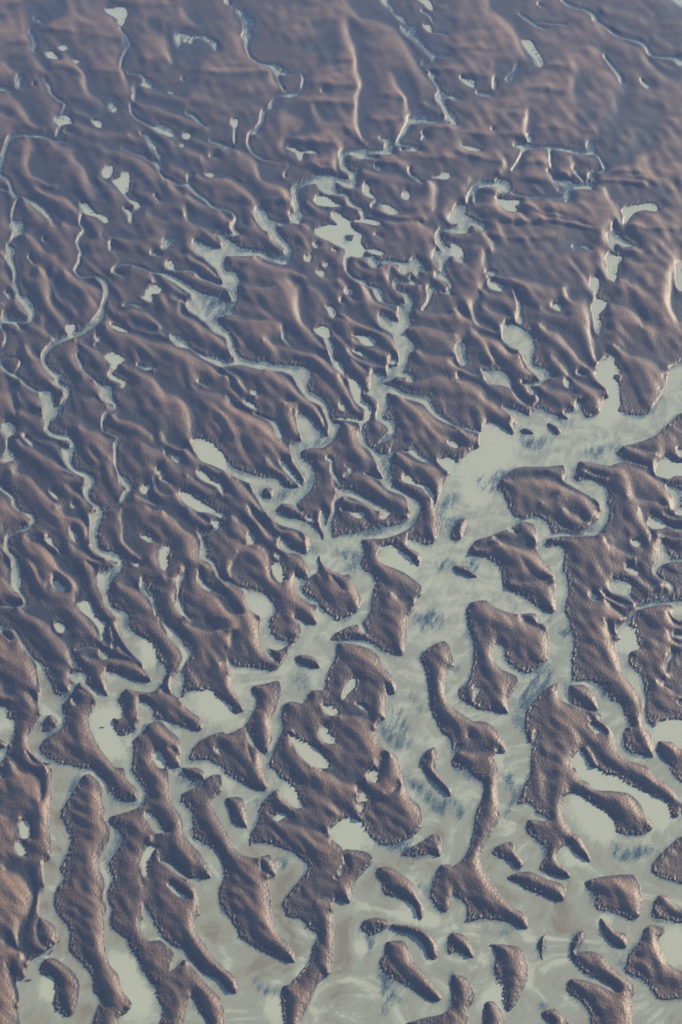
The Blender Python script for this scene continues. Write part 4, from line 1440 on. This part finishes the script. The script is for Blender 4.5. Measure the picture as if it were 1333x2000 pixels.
def mud_material():
    m, nt = new_mat('wet_mud')
    L = nt.links.new
    out = nt.nodes.new('ShaderNodeOutputMaterial')
    bs = nt.nodes.new('ShaderNodeBsdfPrincipled')
    geo = nt.nodes.new('ShaderNodeNewGeometry')
    at = node(nt, 'ShaderNodeAttribute', attribute_name='moist')
    pos = geo.outputs['Position']
    n1 = noise(nt, pos, 0.012, 5)
    n2 = noise(nt, pos, 0.35, 6, 0.65)
    n3 = noise(nt, pos, 1.7, 3, 0.6)
    # colour: dry crest brown to damp grey brown
    a = node(nt, 'ShaderNodeMath', operation='MULTIPLY_ADD')
    a.inputs[1].default_value = 0.4
    h = node(nt, 'ShaderNodeMath', operation='MULTIPLY'); h.inputs[1].default_value = 0.5
    L(at.outputs['Fac'], h.inputs[0])
    L(n1.outputs[0], a.inputs[0]); L(h.outputs[0], a.inputs[2])
    c = ramp(nt, a.outputs[0], [(0.34, (0.250, 0.160, 0.098)), (0.68, (0.062, 0.043, 0.034)), (1.0, (0.026, 0.032, 0.042))])
    mx = node(nt, 'ShaderNodeMix', data_type='RGBA', blend_type='MULTIPLY')
    mx.inputs[0].default_value = 1.0
    v = ramp(nt, n2.outputs[0], [(0.3, (0.8, 0.8, 0.82)), (0.7, (1.15, 1.14, 1.12))])
    L(c.outputs[0], mx.inputs[6]); L(v.outputs[0], mx.inputs[7])
    L(mx.outputs[2], bs.inputs['Base Color'])
    rr = node(nt, 'ShaderNodeMapRange')
    rr.inputs['From Min'].default_value = 0.3; rr.inputs['From Max'].default_value = 0.7
    rr.inputs['To Min'].default_value = 0.50; rr.inputs['To Max'].default_value = 0.68
    L(n3.outputs[0], rr.inputs['Value'])
    L(rr.outputs[0], bs.inputs['Roughness'])
    bs.inputs['IOR'].default_value = 1.5
    bs.inputs['Specular IOR Level'].default_value = 0.6
    # honeycomb ripples
    vo = node(nt, 'ShaderNodeTexVoronoi', feature='SMOOTH_F1', Scale=1.15)
    mp = node(nt, 'ShaderNodeMapping')
    mp.inputs['Scale'].default_value = (1.0, 0.7, 1.0)
    mp.inputs['Rotation'].default_value = (0, 0, R(30))
    L(pos, mp.inputs[0]); L(mp.outputs[0], vo.inputs['Vector'])
    b1 = node(nt, 'ShaderNodeBump', Strength=0.6, Distance=0.2)
    b1.invert = True
    L(vo.outputs['Distance'], b1.inputs['Height'])
    b2 = node(nt, 'ShaderNodeBump', Strength=0.5, Distance=0.2)
    L(n3.outputs[0], b2.inputs['Height']); L(b1.outputs[0], b2.inputs['Normal'])
    L(b2.outputs[0], bs.inputs['Normal'])
    L(bs.outputs[0], out.inputs[0])
    return m


def water_material():
    m, nt = new_mat('silty_water')
    L = nt.links.new
    out = nt.nodes.new('ShaderNodeOutputMaterial')
    bs = nt.nodes.new('ShaderNodeBsdfPrincipled')
    tr = nt.nodes.new('ShaderNodeBsdfTransparent')
    tr.inputs[0].default_value = (0.52, 0.74, 0.95, 1)
    mix = nt.nodes.new('ShaderNodeMixShader')
    geo = nt.nodes.new('ShaderNodeNewGeometry')
    pos = geo.outputs['Position']
    dep = node(nt, 'ShaderNodeAttribute', attribute_name='depth')
    sil = node(nt, 'ShaderNodeAttribute', attribute_name='silt')
    n1 = noise(nt, pos, 0.010, 3, 0.5, 0.6)
    n2 = noise(nt, pos, 0.07, 6, 0.6, 2.2)
    add = node(nt, 'ShaderNodeMath', operation='MULTIPLY_ADD')
    add.inputs[1].default_value = 0.2
    sm = node(nt, 'ShaderNodeMath', operation='MULTIPLY')
    n4 = noise(nt, pos, 0.035, 5, 0.6, 3.0)
    s2 = node(nt, 'ShaderNodeMapRange')
    s2.inputs['From Min'].default_value = 0.35; s2.inputs['From Max'].default_value = 0.65
    L(n4.outputs[0], s2.inputs['Value']); L(s2.outputs[0], sm.inputs[0]); L(sil.outputs['Fac'], sm.inputs[1])
    L(n2.outputs[0], add.inputs[0]); L(sm.outputs[0], add.inputs[2])
    c = ramp(nt, add.outputs[0], [(0.12, (0.62, 0.67, 0.50)), (0.34, (0.43, 0.475, 0.36)), (0.62, (0.41, 0.42, 0.30)), (1.05, (0.33, 0.31, 0.21))])
    dm = node(nt, 'ShaderNodeMapRange')
    dm.inputs['From Min'].default_value = 0.15; dm.inputs['From Max'].default_value = 2.2
    L(dep.outputs['Fac'], dm.inputs['Value'])
    cm = node(nt, 'ShaderNodeMix', data_type='RGBA', blend_type='MIX')
    cm.inputs[6].default_value = (0.13, 0.25, 0.31, 1)
    L(dm.outputs[0], cm.inputs[0]); L(c.outputs[0], cm.inputs[7])
    L(cm.outputs[2], bs.inputs['Base Color'])
    bs.inputs['Roughness'].default_value = 0.14
    bs.inputs['IOR'].default_value = 1.33
    # opacity grows with the depth of silty water
    ml = node(nt, 'ShaderNodeMath', operation='MULTIPLY'); ml.inputs[1].default_value = -1.1
    L(dep.outputs['Fac'], ml.inputs[0])
    ex = node(nt, 'ShaderNodeMath', operation='EXPONENT'); L(ml.outputs[0], ex.inputs[0])
    op = node(nt, 'ShaderNodeMath', operation='SUBTRACT'); op.inputs[0].default_value = 1.0
    L(ex.outputs[0], op.inputs[1])
    mn = node(nt, 'ShaderNodeMath', operation='MAXIMUM'); mn.inputs[1].default_value = 0.12
    L(op.outputs[0], mn.inputs[0])
    L(mn.outputs[0], mix.inputs[0])
    L(tr.outputs[0], mix.inputs[1]); L(bs.outputs[0], mix.inputs[2])
    nb = noise(nt, pos, 0.9, 3, 0.6)
    b = node(nt, 'ShaderNodeBump', Strength=0.08, Distance=0.05)
    L(nb.outputs[0], b.inputs['Height']); L(b.outputs[0], bs.inputs['Normal'])
    L(mix.outputs[0], out.inputs[0])
    return m


MUD = mud_material()
WATER = water_material()

# ---------------------------------------------------------------- mudflat (one sheet, with a far apron)
idx = np.arange(NXe * NYe).reshape(NYe, NXe)
verts = np.stack([GX, GY, Z], -1).reshape(-1, 3)
faces = np.stack([idx[1:, :-1], idx[1:, 1:], idx[:-1, 1:], idx[:-1, :-1]], -1).reshape(-1, 4)
bx = np.concatenate([idx[0, :-1], idx[:-1, -1], idx[-1, :0:-1], idx[:0:-1, 0]])      # border loop
bc = verts[bx]
ctr = np.array([0.0, 900.0])
dv = bc[:, :2] - ctr
rad = np.hypot(dv[:, 0], dv[:, 1])[:, None]
far_v = np.concatenate([ctr + dv / rad * (rad + 14.0), np.full((len(bx), 1), 0.8)], 1)
far_v2 = np.concatenate([ctr + dv / rad * 5200.0, np.full((len(bx), 1), 0.8)], 1)
n0, nb_ = len(verts), len(bx)
verts = np.concatenate([verts, far_v, far_v2])
i0 = np.arange(nb_)
i1 = (i0 + 1) % nb_
faces = np.concatenate([faces,
                        np.stack([bx[i0], bx[i1], n0 + i1, n0 + i0], -1),
                        np.stack([n0 + i0, n0 + i1, n0 + nb_ + i1, n0 + nb_ + i0], -1)])
mo = np.concatenate([moist_e.ravel(), np.full(2 * nb_, 0.5)])
mudflat = grid_mesh('mudflat', verts, faces, {'moist': mo})
mudflat.data.materials.append(MUD)
mudflat['kind'] = 'structure'

# ---------------------------------------------------------------- water bodies
Q = 2                                                    # label on a coarser grid
wl = (water_e[::Q, ::Q] > 0.5) | ((z_e[::Q, ::Q] < -0.6) & ((UU[::Q, ::Q] < 0) | (UU[::Q, ::Q] > W0)))
lh, lw = wl.shape
parent = []


def find(a):
    while parent[a] != a:
        parent[a] = parent[parent[a]]
        a = parent[a]
    return a


lab = np.zeros((lh, lw), np.int32)
prev = []
parent.append(0)
for r in range(lh):
    row = np.concatenate([[0], wl[r].astype(np.int8), [0]])
    dfr = np.diff(row)
    st, en = np.where(dfr == 1)[0], np.where(dfr == -1)[0]
    cur = []
    for s_, e_ in zip(st, en):
        l = None
        for (ps, pe, pl) in prev:
            if ps <= e_ and pe >= s_:
                if l is None:
                    l = find(pl)
                else:
                    q_ = find(pl)
                    if q_ != l:
                        parent[max(q_, l)] = min(q_, l)
                        l = min(q_, l)
        if l is None:
            l = len(parent)
            parent.append(l)
        lab[r, s_:e_] = l
        cur.append((s_, e_, l))
    prev = cur
root = np.array([find(i) for i in range(len(parent))])
lab = root[lab]
ids, cnt = np.unique(lab[lab > 0], return_counts=True)
for i_, c_ in zip(ids, cnt):
    if c_ < 6:
        lab[lab == i_] = 0
# grow each body under its shores
for _ in range(4):
    q = np.pad(lab, 1)
    nb = np.maximum.reduce([q[:-2, 1:-1], q[2:, 1:-1], q[1:-1, :-2], q[1:-1, 2:], q[:-2, :-2], q[2:, 2:], q[:-2, 2:], q[2:, :-2]])
    lab = np.where(lab == 0, nb, lab)
ci = np.minimum(np.arange(NYe - 1) // Q, lh - 1)
cj = np.minimum(np.arange(NXe - 1) // Q, lw - 1)
cell = lab[np.ix_(ci, cj)]
# cells that lie wholly under dry mud need no water
zmin = np.minimum.reduce([Z[:-1, :-1], Z[1:, :-1], Z[:-1, 1:], Z[1:, 1:]])
zm2 = np.pad(zmin, 1, mode='edge')
zmin = np.minimum.reduce([zm2[a:a + NYe - 1, b:b + NXe - 1] for a in range(3) for b in range(3)])
cell = np.where(zmin < 0.02, cell, 0)
order = np.unique(cell[cell > 0], return_counts=True)
order = sorted(zip(order[1], order[0]), reverse=True)
bodies = []
for cnt_, i_ in order:
    rr_, cc_ = np.where(cell == i_)
    if len(rr_) < 8:
        continue
    q4 = np.stack([idx[rr_ + 1, cc_], idx[rr_ + 1, cc_ + 1], idx[rr_, cc_ + 1], idx[rr_, cc_]], -1)
    uq, inv = np.unique(q4, return_inverse=True)
    inv = inv.reshape(-1, 4)
    vv = np.stack([GX.ravel()[uq], GY.ravel()[uq], np.zeros(len(uq))], -1)
    inside = (UU.ravel()[uq] > 0) & (UU.ravel()[uq] < W0) & (VV.ravel()[uq] > 0) & (VV.ravel()[uq] < H0)
    ext_u = np.ptp(UU.ravel()[uq]); ext_v = np.ptp(VV.ravel()[uq])
    fill = len(rr_) * STEP * STEP / (ext_u * ext_v + 1)
    name = 'pool'
    if len(rr_) > 20000:
        name = 'river'
    elif max(ext_u, ext_v) > 150 or (max(ext_u, ext_v) > 70 and fill < 0.3):
        name = 'creek'
    o = grid_mesh(name, vv, inv, {'depth': depth_e.ravel()[uq], 'silt': silt_e.ravel()[uq]})
    o.data.materials.append(WATER)
    o['kind'] = 'structure'
    bodies.append((o, float(UU.ravel()[uq].mean()), float(VV.ravel()[uq].mean()), inside.any(), len(rr_)))
print('water bodies', len(bodies), 'in frame', sum(b[3] for b in bodies))
for b in bodies[:8]:
    print(b[0].name, b[1:])

# ---------------------------------------------------------------- stranded driftwood
WOOD, nt = new_mat('wet_driftwood')
wo_ = nt.nodes.new('ShaderNodeOutputMaterial')
wbs = nt.nodes.new('ShaderNodeBsdfPrincipled')
wg = nt.nodes.new('ShaderNodeTexCoord')
wnz = noise(nt, wg.outputs['Object'], 3.0, 5, 0.6)
wr = ramp(nt, wnz.outputs[0], [(0.3, (0.022, 0.018, 0.016)), (0.7, (0.06, 0.048, 0.04))])
nt.links.new(wr.outputs[0], wbs.inputs['Base Color'])
wbs.inputs['Roughness'].default_value = 0.75
nt.links.new(wbs.outputs[0], wo_.inputs[0])


def limb(name, pts, radii, sides=8):
    """tapering crooked limb through the points, closed at both ends"""
    vs, fs = [], []
    pts = [np.array(p_, float) for p_ in pts]
    for k_, (p_, r_) in enumerate(zip(pts, radii)):
        d_ = pts[min(k_ + 1, len(pts) - 1)] - pts[max(k_ - 1, 0)]
        d_ = d_ / np.linalg.norm(d_)
        a_ = np.cross(d_, [0.1, 0.2, 1.0]); a_ /= np.linalg.norm(a_)
        b_ = np.cross(d_, a_)
        for q_ in range(sides):
            t_ = 2 * math.pi * q_ / sides
            rr = r_ * random.uniform(0.85, 1.12)
            vs.append(tuple(p_ + rr * (math.cos(t_) * a_ + math.sin(t_) * b_)))
    for k_ in range(len(pts) - 1):
        for q_ in range(sides):
            n_ = (q_ + 1) % sides
            fs.append((k_ * sides + q_, k_ * sides + n_, (k_ + 1) * sides + n_, (k_ + 1) * sides + q_))
    fs.append(tuple(range(sides - 1, -1, -1)))
    fs.append(tuple((len(pts) - 1) * sides + q_ for q_ in range(sides)))
    me = bpy.data.meshes.new(name)
    me.from_pydata(vs, [], fs)
    me.materials.append(WOOD)
    me.update()
    o = bpy.data.objects.new(name, me)
    C.collection.objects.link(o)
    return o


def driftwood(px, py, length, rz, label, branches=3, roots=True):
    """a drowned tree lying in shallow water, root end uphill; length in survey units"""
    x_, y_, s_ = ground(px, py)
    Lm = length * float(s_)
    e = bpy.data.objects.new('driftwood_log', None)
    C.collection.objects.link(e)
    e.location = (float(x_), float(y_), 0.0)
    e.rotation_euler = (0, 0, R(rz))
    e['label'] = label
    e['category'] = 'driftwood'
    rad_ = Lm * 0.075
    n_ = 7
    ax = [(-Lm / 2 + Lm * k_ / n_, Lm * 0.05 * math.sin(k_ * 1.3), rad_ * 0.7 + rad_ * 0.5 * random.random()) for k_ in range(n_ + 1)]
    t_ = limb('trunk', ax, [rad_ * (1.25 - 0.8 * k_ / n_) for k_ in range(n_ + 1)], 10)
    t_.parent = e
    for b_ in range(branches):
        p_ = ax[2 + b_ * 4 // max(branches, 1)]
        sd_ = 1 if b_ % 2 else -1
        bl = Lm * random.uniform(0.22, 0.4)
        q_ = [p_, (p_[0] + bl * 0.4, p_[1] + sd_ * bl * 0.35, p_[2] + bl * 0.10), (p_[0] + bl * 0.7, p_[1] + sd_ * bl * 0.8, p_[2] + bl * 0.14),
              (p_[0] + bl * 0.85, p_[1] + sd_ * bl * 1.1, p_[2] + bl * 0.05)]
        o = limb('branch', q_, [rad_ * 0.55, rad_ * 0.42, rad_ * 0.28, rad_ * 0.12], 7)
        o.parent = e
    if roots:
        for b_ in range(5):
            an = b_ * 1.25 + 0.3
            p_ = ax[0]
            q_ = [p_, (p_[0] - rad_ * 1.2, p_[1] + rad_ * 2.0 * math.cos(an), p_[2] + rad_ * 1.5 * math.sin(an)),
                  (p_[0] - rad_ * 1.8, p_[1] + rad_ * 3.6 * math.cos(an), p_[2] + rad_ * 2.2 * math.sin(an))]
            o = limb('root', q_, [rad_ * 0.7, rad_ * 0.45, rad_ * 0.15], 7)
            o.parent = e
    return e


random.seed(4)
driftwood(116, 1838, 6, 70, 'small dark snag alone near the right side of the lower left channel bend')
driftwood(101, 1858, 11, 68, 'longest dark driftwood trunk, stranded where the lower left channel forks around the small islet')
driftwood(58, 1914, 10, 10, 'dark driftwood log lying crosswise in the pale pool nearest the bottom left corner')
driftwood(93, 1492, 12, -15, 'thick dark snag stranded against the left bank at the head of the long left channel', 4)
driftwood(390, 1787, 6, 0, 'tiny dark log touching the brown bank beside the pale silty bay')
driftwood(201, 1421, 8, -8, 'thin dark log floating midway down the wide pale pool at left', 2)

# ---------------------------------------------------------------- haze
hz = bpy.data.meshes.new('haze')
x0, x1, y0, y1, zb, zt = -5600, 5600, -4700, 6500, -3.5, CAM_H + 8
hv = [(x0, y0, zb), (x1, y0, zb), (x1, y1, zb), (x0, y1, zb), (x0, y0, zt), (x1, y0, zt), (x1, y1, zt), (x0, y1, zt)]
hz.from_pydata(hv, [], [(3, 2, 1, 0), (4, 5, 6, 7), (0, 1, 5, 4), (1, 2, 6, 5), (2, 3, 7, 6), (3, 0, 4, 7)])
haze = bpy.data.objects.new('haze', hz)
C.collection.objects.link(haze)
haze['kind'] = 'stuff'
hm, nt = new_mat('haze')
ho = nt.nodes.new('ShaderNodeOutputMaterial')
pv = nt.nodes.new('ShaderNodeVolumePrincipled')
pv.inputs['Color'].default_value = (0.28, 0.46, 1.0, 1)
pv.inputs['Density'].default_value = 0.00018
pv.inputs['Anisotropy'].default_value = 0.0
nt.links.new(pv.outputs[0], ho.inputs['Volume'])
hz.materials.append(hm)
